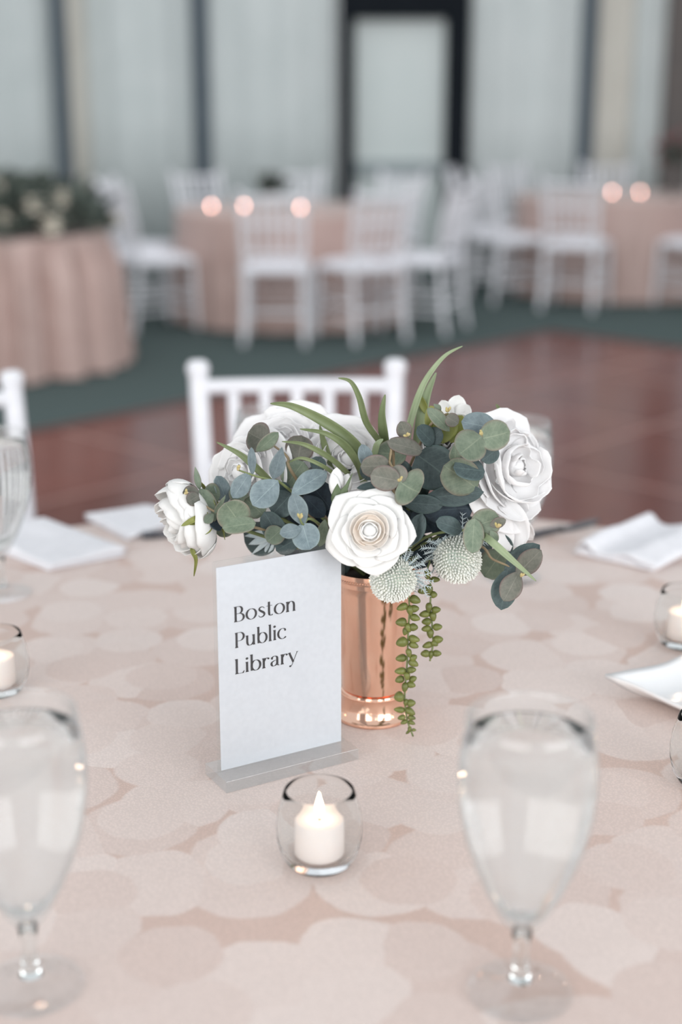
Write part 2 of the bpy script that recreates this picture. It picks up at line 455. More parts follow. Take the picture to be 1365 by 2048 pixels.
edges = [(-8.5, -7.1), (-7.0, -5.9), (-5.8, -4.75), (-4.65, -3.6), (-3.5, wx(110)), (wx(138), wx(388)), (wx(418), wx(676)), (wx(936), wx(1162)), (wx(1188), wx(1332)), (wx(1332) + 0.18, 4.1), (4.2, 5.4), (5.5, 7.0), (7.1, 8.5)]
for a, b_ in edges: fabric(a, b_)
fabric(wx(676), wx(936), 4.0, 2.3)
fabric(wx(138), wx(176), mat='warm_fabric', dy=-0.02); fabric(wx(1192), wx(1262), mat='warm_fabric', dy=-0.02)
k = 0
for px0, px1, mt in ((108, 140, 'post'), (386, 420, 'post'), (1160, 1190, 'post')):
    k += 1
    x0, x1 = wx(px0), wx(px1)
    o = MB().box(((x0 + x1) / 2, WY, 2.0), (x1 - x0, 0.12, 4.0)).build('trim_%d' % k, M[mt], None, False, 0.008)
    tag(o, ('grey post beside the flower-topped table', 'grey post rising behind the candlelit table', 'grey post between the black door and the burgundy flowers')[k - 1], 'post', kind='structure')
x0 = wx(1328)
o = MB().box((x0 + 0.12, WY - 0.03, 2.0), (0.24, 0.14, 4.0)).build('trim_4', M['post_dark'], None, False, 0.008); tag(o, 'wide dark brown-grey post behind the burgundy flowers', 'post', kind='structure')
for i, x in enumerate((-7.05, -5.85, -4.7, -3.55, 4.15, 5.45, 7.05)):
    o = MB().box((x, WY, 2.0), (0.12, 0.12, 4.0)).build('trim_%d' % (i + 5), M['post'], None, False, 0.008); tag(o, 'grey post further along the fabric wall', 'post', 'outer wall posts', kind='structure')
# door
dr = empty('door_1', (0, WY, 0)); tag(dr, 'black framed door with a tall pale pane', 'door', kind='structure')
dl, dr_ = wx(678), wx(937); il, ir = wx(709), wx(890)
ztop = at(682, 38, WY).z
zr0, zr1 = at(682, 352, WY).z, at(682, 322, WY).z
for nm, c, d in (('jamb', ((dl + il) / 2, -0.06, 1.15), (il - dl, 0.16, 2.3)), ('jamb', ((ir + dr_) / 2, -0.06, 1.15), (dr_ - ir, 0.16, 2.3)),
                 ('header', ((il + ir) / 2, -0.06, (ztop + 2.3) / 2), (ir - il, 0.16, 2.3 - ztop))):
    MB().box(c, d).build(nm, M['black_frame'], dr, False, 0.006)
MB().box(((il + ir) / 2, 0.0, (zr1 + ztop) / 2), (ir - il, 0.02, ztop - zr1)).build('pane', M['pane'], dr, False)
MB().box(((il + ir) / 2, -0.01, (zr0 + zr1) / 2), (ir - il, 0.06, zr1 - zr0)).build('rail', M['rail_grey'], dr, False, 0.004)
MB().box(((il + ir) / 2, 0.0, zr0 / 2), (ir - il, 0.02, zr0)).build('lower_panel', M['pane'], dr, False)

# dance floor: separate square panels on a grid turned towards the table
cor = V((1.30, 8.72, 0)); ed = V((-0.685, -0.728, 0)).normalized(); ew = V((0.80, -0.60, 0)).normalized()
ew = V((-ed.y, ed.x, 0)) if False else V((0.728, -0.685, 0)).normalized()
df = empty('dance_floor', cor, label='glossy red-brown dance floor of square panels laid on the carpet', cat='dance floor')
S = 0.92
mbp = MB().box((0, 0, 0.011), (S - 0.034, S - 0.034, 0.022)); pm = mbp.mesh('panel', M['dance'], False)
rz = math.atan2(ew.y, ew.x)
for i in range(7):
    for j in range(8):
        c = ed * (S * (i + 0.5)) + ew * (S * (j + 0.5))
        if (cor + c).y < 2.9: continue
        o = bpy.data.objects.new('panel', pm); C.objects.link(o); o.parent = df; o.location = c; o.rotation_euler = (0, 0, rz)
MB().box(tuple(ed * (S * 3.5) + ew * (S * 4)), (S * 8, S * 7, 0.042), rz).build('seam_bed', M['seam'], df, False)
for nm, c, d in (('edge_strip', ed * (S * 3.5) - ew * 0.03, (0.06, S * 7 + 0.1, 0.03)), ('edge_strip', ew * (S * 4) - ed * 0.03, (S * 8 + 0.1, 0.06, 0.03))):
    MB().box(tuple(c + V((0, 0, 0.015))), d, rz).build(nm, M['dance_edge'], df, False)


# ================================================================== FURNITURE
def round_cloth(R_, ztop, folds, amp, flare, mat, parent, ramp=1.6, name='tablecloth', zbot=0.012, seg=360, nz=14, edge=0.012):
    vs_ = [(0, 0, ztop)]; fs = []
    rings = []
    for k in range(1, 15): rings.append((R_ * k / 14 * (1 - edge / R_), ztop, 0.0))
    for k in range(1, 5):
        a = math.pi / 2 * k / 4; rings.append((R_ - edge + edge * math.sin(a), ztop - edge + edge * math.cos(a), 0.0))
    for k in range(1, nz + 1):
        t = k / nz; rings.append((R_ + flare * t, ztop - edge - (ztop - edge - zbot) * t, t))
    for r, z, t in rings:
        for i in range(seg):
            a = 2 * math.pi * i / seg
            w = math.sin(a * folds + 1.3 * math.sin(a * 3)) + 0.35 * math.sin(a * folds * 2 + 1.0)
            rr = r + amp * w * min(1, t * ramp)
            vs_.append((rr * math.cos(a), rr * math.sin(a), z))
    for i in range(seg): fs.append((0, 1 + i, 1 + (i + 1) % seg))
    for k in range(len(rings) - 1):
        for i in range(seg):
            j = (i + 1) % seg
            fs.append((1 + k * seg + i, 1 + (k + 1) * seg + i, 1 + (k + 1) * seg + j, 1 + k * seg + j))
    return MB().add(vs_, fs).build(name, mat, parent)


def round_table(name, loc, R_, ztop, label, folds, mat, clabel, cgroup=None):
    t = empty(name, (loc[0], loc[1], 0), label=label, cat='table')
    MB().lathe([(0.001, ztop - 0.030), (R_ - 0.02, ztop - 0.030), (R_ - 0.02, ztop - 0.003), (0.001, ztop - 0.003)], 64).build('tabletop', M['dance_edge'], t)
    for i in range(4):
        a = R(45 + 90 * i); MB().tube([(0.5 * R_ * math.cos(a), 0.5 * R_ * math.sin(a), 0.0), (0.45 * R_ * math.cos(a), 0.45 * R_ * math.sin(a), ztop - 0.03)], 0.016).build('leg', M['dance_edge'], t)
    c = round_cloth(R_, ztop, folds, 0.014, 0.03, mat, None)
    c.location = (loc[0], loc[1], 0)
    tag(c, clabel, 'tablecloth', cgroup)
    return t


TC = V((-0.01, 1.285, 0)); TR = 0.925
round_table('round_table', TC, TR, T, 'round table carrying the flowers and the sign under blush cloth', 26, M['damask'], 'blush damask tablecloth woven with pale discs, under the sign')
T2c = V((-0.33, 9.58, 0)); T2z = 0.715
round_table('round_table', T2c, 0.76, T2z, 'round table with three candles by the black door', 22, M['blush_far'], 'blush cloth on the round table before the black door')
T3c = V((2.08, 10.95, 0))
round_table('round_table', T3c, 0.76, T2z, 'round table with two candles and burgundy flowers', 22, M['blush_far'], 'pale blush cloth on the round table with two candles')
T1c = V((-1.86, 7.78, 0))
t1 = empty('round_table', (T1c.x, T1c.y, 0), label='small round table under the heap of greenery', cat='table')
MB().lathe([(0.001, 0.69), (0.57, 0.69), (0.57, 0.718), (0.001, 0.718)], 48).build('tabletop', M['dance_edge'], t1)
MB().lathe([(0.05, 0.0), (0.05, 0.69)], 16).build('pedestal', M['dance_edge'], t1)
MB().lathe([(0.26, 0.0), (0.26, 0.02), (0.06, 0.04)], 24).build('foot', M['dance_edge'], t1)
c = round_cloth(0.60, 0.722, 21, 0.05, 0.06, M['blush_far'], None, 3.5)
c.location = (T1c.x, T1c.y, 0); tag(c, 'blush satin cloth in deep folds on the flower-topped table', 'tablecloth')


def make_chair():
    t = empty('banquet_chair', label='x', cat='chair')
    W = M['white_wood']

    def turned(p, q, r0, r1, name, rings=True):
        p, q = V(p), V(q); pts = []; rad = []
        n = 12
        for i in range(n + 1):
            k = i / n; pts.append(p.lerp(q, k)); r = r0 + (r1 - r0) * k
            rad.append(r * (1.12 if rings and i in (3, 6, 9) else 1.0))
        return MB().tube(pts, rad, 12).build(name, W, t)
    for s in (-1, 1):
        pts = catmull([(s * 0.172, -0.235, 0.0), (s * 0.165, -0.20, 0.24), (s * 0.163, -0.185, 0.45), (s * 0.17, -0.205, 0.68), (s * 0.18, -0.262, 0.915)], 6)
        rad = [0.0145 + 0.0035 * i / (len(pts) - 1) for i in range(len(pts))]
        up = (pts[-1] - pts[-2]).normalized()
        pts += [pts[-1] + up * 0.003, pts[-1] + up * 0.010, pts[-1] + up * 0.022, pts[-1] + up * 0.030]
        rad += [0.0195, 0.0215, 0.0205, 0.013]
        MB().tube(pts, rad, 14).build('back_post', W, t)
        turned((s * 0.185, 0.195, 0.0), (s * 0.172, 0.18, 0.44), 0.0125, 0.0165, 'front_leg')
        for z in (0.14, 0.25):
            MB().tube([(s * 0.178, 0.187, z), (s * 0.166, -0.212, z)], 0.009, 8).build('side_stretcher', W, t)
    MB().tube([(-0.178, 0.187, 0.19), (0.178, 0.187, 0.19)], 0.009, 8).build('front_stretcher', W, t)
    MB().tube([(-0.178, 0.187, 0.29), (0.178, 0.187, 0.29)], 0.009, 8).build('front_stretcher', W, t)
    MB().tube([(-0.166, -0.212, 0.20), (0.166, -0.212, 0.20)], 0.009, 8).build('back_stretcher', W, t)
    MB().box((0, 0, 0.45), (0.385, 0.39, 0.028)).build('seat', W, t, False, 0.008)
    # cushion
    mb = MB(); nn = 12; vs_ = []; fs = []
    for j in range(nn + 1):
        for i in range(nn + 1):
            x = -1 + 2 * i / nn; y = -1 + 2 * j / nn
            h = (1 - abs(x) ** 5) * (1 - abs(y) ** 5)
            vs_.append((x * 0.185, y * 0.185 + 0.005, 0.465 + 0.036 * max(0, h) ** 0.5))
    for j in range(nn):
        for i in range(nn): fs.append((j * (nn + 1) + i, j * (nn + 1) + i + 1, (j + 1) * (nn + 1) + i + 1, (j + 1) * (nn + 1) + i))
    mb.add(vs_, fs).build('cushion', M['cushion'], t)
    for z, y, hw, r in ((0.892, -0.257, 0.179, 0.0150), (0.735, -0.218, 0.172, 0.0125), (0.56, -0.192, 0.166, 0.0125)):
        nm = 'top_rail' if z > 0.8 else 'back_rail'
        MB().tube(catmull([(-hw, y, z), (-hw / 2, y - 0.008, z), (0, y - 0.011, z), (hw / 2, y - 0.008, z), (hw, y, z)], 4), r, 10).build(nm, W, t)
    for i in range(5):
        k = (i - 2) / 2
        x1 = 0.117 * k; x0 = 0.112 * k
        MB().tube(catmull([(x0, -0.199, 0.56), (x0, -0.226, 0.735), (x1 * 0.98, -0.245, 0.82), (x1, -0.266, 0.892)], 4), [0.009] * 4 + [0.0105] * 4 + [0.0115] * 5, 10).build('spindle', W, t)
    return t


chair0 = make_chair(); chair0.scale = (1.06, 1.0, 0.964)
used = [False]


def place_chair(x, y, face, label, group=None):
    """face: direction (deg, 0 = +x) that the sitter looks to."""
    o = chair0 if not used[0] else copy_tree(chair0)
    used[0] = True
    o.location = (x, y, 0); o.rotation_euler = (0, 0, R(face - 90))
    o['label'] = label
    if group: o['group'] = group
    elif 'group' in o: del o['group']
    return o


place_chair(-0.0765, 2.462, -90 + 2, 'white banquet chair behind the flower arrangement')
a = R(90 + 32.0); rr = 1.18
place_chair(TC.x + rr * math.cos(a), TC.y + rr * math.sin(a), math.degrees(a) + 180, 'white banquet chair by the two folded napkins')


def around(tc, deg, r, label, turn=0, group=None):
    a = R(deg); x, y = tc.x + r * math.cos(a), tc.y + r * math.sin(a)
    place_chair(x, y, deg + 180 + turn, label, group)


for tc, deg, r, turn, lb in (
        (T2c, -93, 1.0, 0, 'white chair standing square to the far candlelit table, beside two shaded gaps'),
        (T2c, -148, 1.0, 0, 'white chair at the candlelit table nearest the flower-topped table'),
        (T2c, -64, 1.02, 6, 'white chair at the candlelit table with its seat open to the room'),
        (T2c, -34, 1.02, 8, 'white chair overlapping the black door jamb'),
        (T2c, 172, 1.0, 0, 'white chair tucked between the candlelit table and the greenery heap'),
        (T2c, 125, 1.0, 0, 'white chair behind the candle that stands against the grey post'),
        (T2c, 90, 1.0, 0, 'white chair behind the small pale vase'),
        (T2c, 52, 1.0, 0, 'white chair between the paired candles and the black door'),
        (T3c, -148, 1.02, -6, 'white chair at the two-candle table nearest the door'),
        (T3c, -115, 1.05, 2, 'white chair in front of the two-candle table'),
        (T3c, -66, 1.0, 0, 'white chair at the two-candle table below the burgundy flowers'),
        (T3c, 170, 1.0, 0, 'white chair behind the two-candle table, closest to the black door'),
        (T3c, 125, 1.0, 0, 'white chair behind the two-candle table, in front of the grey post'),
        (T3c, 84, 1.0, 0, 'white chair behind the two-candle table, near the dark brown post')):
    around(tc, deg, r, lb, turn, 'white banquet chairs at the far tables')


# ================================================================== GLASSWARE AND CANDLES
def make_goblet():
    t = empty('water_goblet', label='x', cat='goblet')
    outer = [(0.0072, 0.052), (0.011, 0.057), (0.018, 0.068), (0.026, 0.084), (0.034, 0.104), (0.0405, 0.125), (0.0445, 0.146), (0.0462, 0.165), (0.0460, 0.183), (0.0445, 0.200), (0.0425, 0.214), (0.0418, 0.2205)]
    inner = [(r - 0.0014, z + (0.004 if i < 2 else 0.0005)) for i, (r, z) in enumerate(outer)][::-1]
    inner[-1] = (0.003, 0.062)
    MB().lathe([(0.0072, 0.052)] + outer[1:] + [(0.0411, 0.2212)] + inner[0:], 56, cap0=False, cap1=True).build('bowl', M['goblet'], t)
    wp = [(0.002, 0.0635)] + [(r - 0.0019, z + 0.0012) for r, z in outer[2:10]]
    wp = wp + [(0.0420, 0.2045), (0.001, 0.2045)]
    MB().lathe(wp, 56).build('water', M['water'], t)
    st = [(0.0085, 0.0115), (0.0062, 0.017), (0.0052, 0.026), (0.0054, 0.040), (0.0071, 0.0515)]
    MB().lathe(st, 32).build('stem', M['solid_glass'], t)
    ft = [(0.0001, 0.0), (0.036, 0.0), (0.0372, 0.0012), (0.0366, 0.0026), (0.026, 0.0042), (0.016, 0.0066), (0.0098, 0.0105), (0.0001, 0.0114)]
    MB().lathe(ft, 48).build('foot', M['foot_glass'], t)
    return t


gob0 = make_goblet(); gu = [False]


def goblet(x, y, label):
    o = gob0 if not gu[0] else copy_tree(gob0); gu[0] = True
    o.scale = (1.06, 1.06, 1.0); o.location = (x, y, T + 0.0005); o['label'] = label; o['group'] = 'water goblets on the blush table'; o.rotation_euler = (0, 0, random.uniform(0, 6))


goblet(0.1315, 0.908, 'fogged water goblet in front of the copper cup and candle, beside the porcelain plate')
goblet(-0.229, 0.914, 'fogged water goblet beside the lit candle at the card end of the sign')
goblet(-0.452, 1.79, 'water goblet standing on the edge of the folded napkins')
goblet(0.236, 1.86, 'water goblet behind the white peony')
goblet(-0.100, 1.93, 'water goblet between the flowers and the white chair back')


def make_votive():
    t = empty('votive_candle', label='x', cat='candle')
    outer = [(0.0001, 0.0), (0.022, 0.0), (0.0275, 0.003), (0.0335, 0.013), (0.0365, 0.027), (0.0368, 0.038), (0.0350, 0.052), (0.0318, 0.063), (0.0298, 0.0695)]
    inner = [(0.0280, 0.0697), (0.0302, 0.062), (0.0333, 0.052), (0.0350, 0.038), (0.0346, 0.027), (0.0316, 0.0165), (0.026, 0.0105), (0.0001, 0.0095)]
    MB().lathe(outer + [(0.0289, 0.0703)] + inner, 48).build('glass_holder', M['votive_glass'], t)
    MB().lathe([(0.0001, 0.0100), (0.0208, 0.0100), (0.0216, 0.0112), (0.0210, 0.0415), (0.0196, 0.0432), (0.010, 0.0418), (0.0001, 0.0412)], 40).build('wax', M['wax'], t)
    MB().tube([(0, 0, 0.0405), (0.0004, 0, 0.0475)], 0.0007, 6).build('wick', M['wick'], t)
    MB().lathe([(0.0001, 0.0440), (0.0029, 0.0465), (0.0040, 0.0500), (0.0036, 0.0550), (0.0021, 0.0610), (0.0001, 0.0680)], 16).build('flame', M['flame'], t)
    return t


vot0 = make_votive(); vu = [False]


def votive(x, y, label):
    o = vot0 if not vu[0] else copy_tree(vot0); vu[0] = True
    o.location = (x, y, T + 0.0005); o['label'] = label; o['group'] = 'votive candles on the blush table'
    d = bpy.data.lights.new('candle_light', 'POINT'); d.energy = 0.06; d.color = (1.0, 0.68, 0.45); d.shadow_soft_size = 0.004
    l = bpy.data.objects.new('candle_light', d); C.objects.link(l); l.parent = o; l.location = (0, 0, 0.078)


votive(-0.0185, 1.092, 'lit votive candle in round glass in front of the sign')
votive(-0.382, 1.462, 'lit votive candle in round glass beside the folded napkins and goblet')
votive(0.414, 1.605, 'lit votive candle in round glass between rumpled napkin and porcelain plate')
votive(0.352, 1.243, 'lit votive candle in round glass between porcelain plate and fogged goblet')


def far_candle(x, y, z, label, group):
    t = empty('votive_candle', (x, y, z), label=label, cat='candle', group=group)
    MB().lathe([(0.0001, 0.0), (0.024, 0.0), (0.034, 0.014), (0.0365, 0.035), (0.030, 0.066), (0.0285, 0.066), (0.035, 0.035), (0.032, 0.016), (0.0001, 0.009)], 20).build('glass_holder', M['clear_glass'], t)
    MB().lathe([(0.0001, 0.0100), (0.0208, 0.0100), (0.0208, 0.030), (0.0001, 0.030)], 20).build('wax', M['wax'], t)
    MB().lathe([(0.0001, 0.031), (0.006, 0.036), (0.0085, 0.043), (0.006, 0.052), (0.0001, 0.064)], 12).build('flame', M['flame_far'], t)


for px, py, Y, l in ((423, 413, 9.15, 'glowing candle on the far blush table, set against the grey post'), (488, 417, 9.15, 'glowing candle on the far blush table beside the small vase'),
                     (613, 412, 9.15, 'glowing candle between the small vase and the black door'), (602, 421, 9.0, 'glowing candle overlapping its neighbour by the black door')):
    p = at(px, py, Y); far_candle(p.x, p.y, T2z + 0.0005, l, 'candles on the far blush table')
for px, l in ((1225, 'glowing candle on the two-candle table, closer to the grey post'), (1281, 'glowing candle on the two-candle table, closer to the burgundy flowers')):
    p = at(px, 387, 10.58); far_candle(p.x, p.y, T2z + 0.0005, l, 'candles on the two-candle table')


# ================================================================== NAPKINS, PLATE, CUTLERY
def napkin(corners, th, label, layers=3, wave=0.004, roll=None, seed=1):
    """A folded linen napkin: stacked folded layers, each soft and slightly out of line."""
    rng = random.Random(seed)
    c0 = sum((V(p) for p in corners), V((0, 0, 0))) / 4
    t = empty('napkin', (c0.x, c0.y, T + 0.0005), label=label, cat='napkin', group='white napkins on the blush table')
    lt = th / layers
    for L_ in range(layers):
        off = [V((rng.uniform(-1, 1), rng.uniform(-1, 1), 0)) * 0.006 for _ in range(4)]
        q = [V(p) - V((c0.x, c0.y, V(p).z)) + off[i] for i, p in enumerate(corners)]
        nu, nv = 22, 22; top = []; bot = []
        ph = rng.uniform(0, 6)
        for j in range(nv + 1):
            for i in range(nu + 1):
                u, v = i / nu, j / nv
                p = q[0] * (1 - u) * (1 - v) + q[1] * u * (1 - v) + q[2] * u * v + q[3] * (1 - u) * v
                e = min(u, 1 - u, v, 1 - v); rd = min(1, e / 0.05)
                w = wave * (math.sin(u * 7 + ph + v * 2) + 0.6 * math.sin(v * 9 - ph)) * (L_ + 1) / layers * rd
                zz = max(0, w)
                if roll:
                    zz += roll * (math.exp(-((u - 0.10) / 0.09) ** 2) + 0.55 * math.exp(-((u - 0.62 - 0.1 * v) / 0.16) ** 2)) * (L_ + 1) / layers
                base = L_ * lt + (zz * 0.7 if L_ else 0)
                full = lt * (0.30 + 0.70 * math.sqrt(max(0, 1 - (1 - rd) ** 2)))
                mid = base + lt / 2
                bot.append((p.x, p.y, base + (lt - full) / 2)); top.append((p.x, p.y, base + (lt + full) / 2 * 1.0 + (0 if L_ else zz * 0.7)))
        n = (nu + 1) * (nv + 1); fs = []
        for j in range(nv):
            for i in range(nu):
                a = j * (nu + 1) + i; b_ = a + 1; c_ = a + nu + 2; d_ = a + nu + 1
                fs.append((n + a, n + b_, n + c_, n + d_)); fs.append((d_, c_, b_, a))
        rim = [i for i in range(nu + 1)] + [j * (nu + 1) + nu for j in range(1, nv + 1)] + [nv * (nu + 1) + i for i in reversed(range(nu))] + [j * (nu + 1) for j in reversed(range(1, nv))]
        for k in range(len(rim)):
            a, b_ = rim[k], rim[(k + 1) % len(rim)]; fs.append((a, b_, n + b_, n + a))
        MB().add(bot + top, fs).build('folded_layer', M['napkin'], t)
    return t


def tz(*ps): return [onz(x, y, T) for x, y in ps]


napkin(tz((-60, 1082), (98, 1145), (252, 1112), (92, 1046)), 0.012, 'thick white folded napkin with a fogged goblet on its edge', 3, seed=3)
napkin(tz((166, 1040), (300, 1020), (385, 1042), (262, 1083)), 0.010, 'thin white folded napkin behind the half-open side-facing rose', 2, 0.002, seed=5)
napkin(tz((1152, 1112), (1315, 1147), (1430, 1085), (1290, 1050)), 0.012, 'rumpled white napkin with a rolled edge, behind the candle and plate', 2, 0.006, roll=0.02, seed=8)


def plate():
    c = onz(1452, 1408, T) + V((0.0, 0.0, 0.0006)); ang = math.atan2(*(onz(1215, 1397, T) - c).yx)
    t = empty('square_plate', c, ang, label='white square porcelain plate with an upturned corner beside the fogged goblet', cat='plate')
    hd = (onz(1215, 1397, T) - c).length * 1.03
    nr, seg = 14, 96; vs_ = []; fs = []

    def prof(k):   # k 0..1 centre to rim
        return 0.004 + 0.018 * max(0, (k - 0.55) / 0.45) ** 1.7
    for side in (0, 1):
        for i in range(nr + 1):
            k = i / nr
            for j in range(seg):
                a = 2 * math.pi * j / seg
                ca, sa = abs(math.cos(a)), abs(math.sin(a))
                # diamond with concave sides: corners on the axes
                r = hd / ((ca ** 0.86 + sa ** 0.86) ** (1 / 0.86)) if True else hd
                r = max(r, hd * 0.44)
                corner = max(ca, sa) ** 10
                z = prof(k) + 0.006 * corner * k ** 4
                if side: z -= 0.0038 if k > 0.4 else 0.0039
                vs_.append((r * k * math.cos(a), r * k * math.sin(a), z))
    n = (nr + 1) * seg
    for i in range(nr):
        for j in range(seg):
            j2 = (j + 1) % seg; a, b_, c_, d_ = i * seg + j, i * seg + j2, (i + 1) * seg + j2, (i + 1) * seg + j
            fs.append((a, d_, c_, b_)); fs.append((n + a, n + b_, n + c_, n + d_))
    for j in range(seg):
        j2 = (j + 1) % seg; fs.append((nr * seg + j, n + nr * seg + j, n + nr * seg + j2, nr * seg + j2))
    MB().add(vs_, fs).build('dish', M['porcelain'], t)


plate()


def knife(p, q, label):
    p, q = V(p), V(q); d = (q - p); L_ = d.length
    t = empty('table_knife', ((p + q) / 2).to_tuple()[:2] + (T + 0.0005,), math.atan2(d.y, d.x), label=label, cat='knife', group='dark steel knives on the blush table')
    MB().tube([(-L_ / 2, 0, 0.006), (-L_ / 2 + 0.012, 0, 0.006), (-0.02, 0, 0.0055), (0.004, 0, 0.005)], [0.0055, 0.0062, 0.0048, 0.004], 10).build('handle', M['steel'], t)
    pr = [(0.0, -0.004), (0.02, -0.009), (L_ / 2 - 0.03, -0.010), (L_ / 2, 0.002), (L_ / 2 - 0.02, 0.009), (0.0, 0.006)]
    n = len(pr); vs_ = [(x, y, 0.0) for x, y in pr] + [(x, y, 0.0042) for x, y in pr]
    MB().add(vs_, [tuple(reversed(range(n))), tuple(range(n, 2 * n))] + [(i, (i + 1) % n, n + (i + 1) % n, n + i) for i in range(n)]).build('blade', M['steel'], t, False, 0.0008)


knife(onz(1035, 1086, T), onz(1203, 1043, T), 'dark steel knife behind the white peony')
knife(onz(286, 1079, T), onz(420, 1070, T), 'dark steel knife beside the thin folded napkin, behind the white rose')

# ================================================================== SIGN
E1 = V((0.86603, 0.5, 0)); E2 = V((-0.5, 0.86603, 0))
sb = onz(446, 1545, T + 0.012)
sg = empty('table_sign', (sb.x, sb.y, T + 0.0005), math.atan2(E1.y, E1.x), label='white card sign in a clear acrylic stand before the copper cup', cat='sign')
SW, SH = 0.133, 0.205
MB().box((SW / 2, 0.003, 0.006), (SW + 0.013, 0.047, 0.0118)).build('stand_base', M['acrylic'], sg, False, 0.0006)
card = MB().box((SW / 2, 0.0035, 0.012 + SH / 2), (SW, 0.0006, SH)).build('card', M['paper'], sg, False)
MB().box((SW / 2, 0.0016, 0.012 + SH / 2 + 0.0025), (SW + 0.005, 0.0018, SH + 0.006)).build('acrylic_sheet', M['acrylic_thin'], sg, False, 0.0003)
MB().box((SW / 2, 0.0056, 0.012 + SH / 2 + 0.0025), (SW + 0.005, 0.0026, SH + 0.006)).build('acrylic_sheet', M['acrylic_thin'], sg, False, 0.0003)

TH, TN = 0.130, 0.030


def arc(cx, cy, rx, ry, a0, a1, n=22):
    return [(cx + rx * math.cos(R(a0 + (a1 - a0) * i / n)), cy + ry * math.sin(R(a0 + (a1 - a0) * i / n))) for i in range(n + 1)]


def cat2(pts, n=6): return [(p.x, p.y) for p in catmull([V((x, y, 0)) for x, y in pts], n)]


def stem(x, y0, y1, sl=True, sr=False):
    out = [[(x, y0), (x, y1)]]
    # flared, bracketed ends
    for y, s in ((y0, 1), (y1, -1)):
        out.append(('poly', [(x - 0.105, y), (x + (0.105 if y == y0 else 0.065), y), (x + 0.065, y + s * 0.10), (x - 0.065, y + s * 0.10)]))
    return out


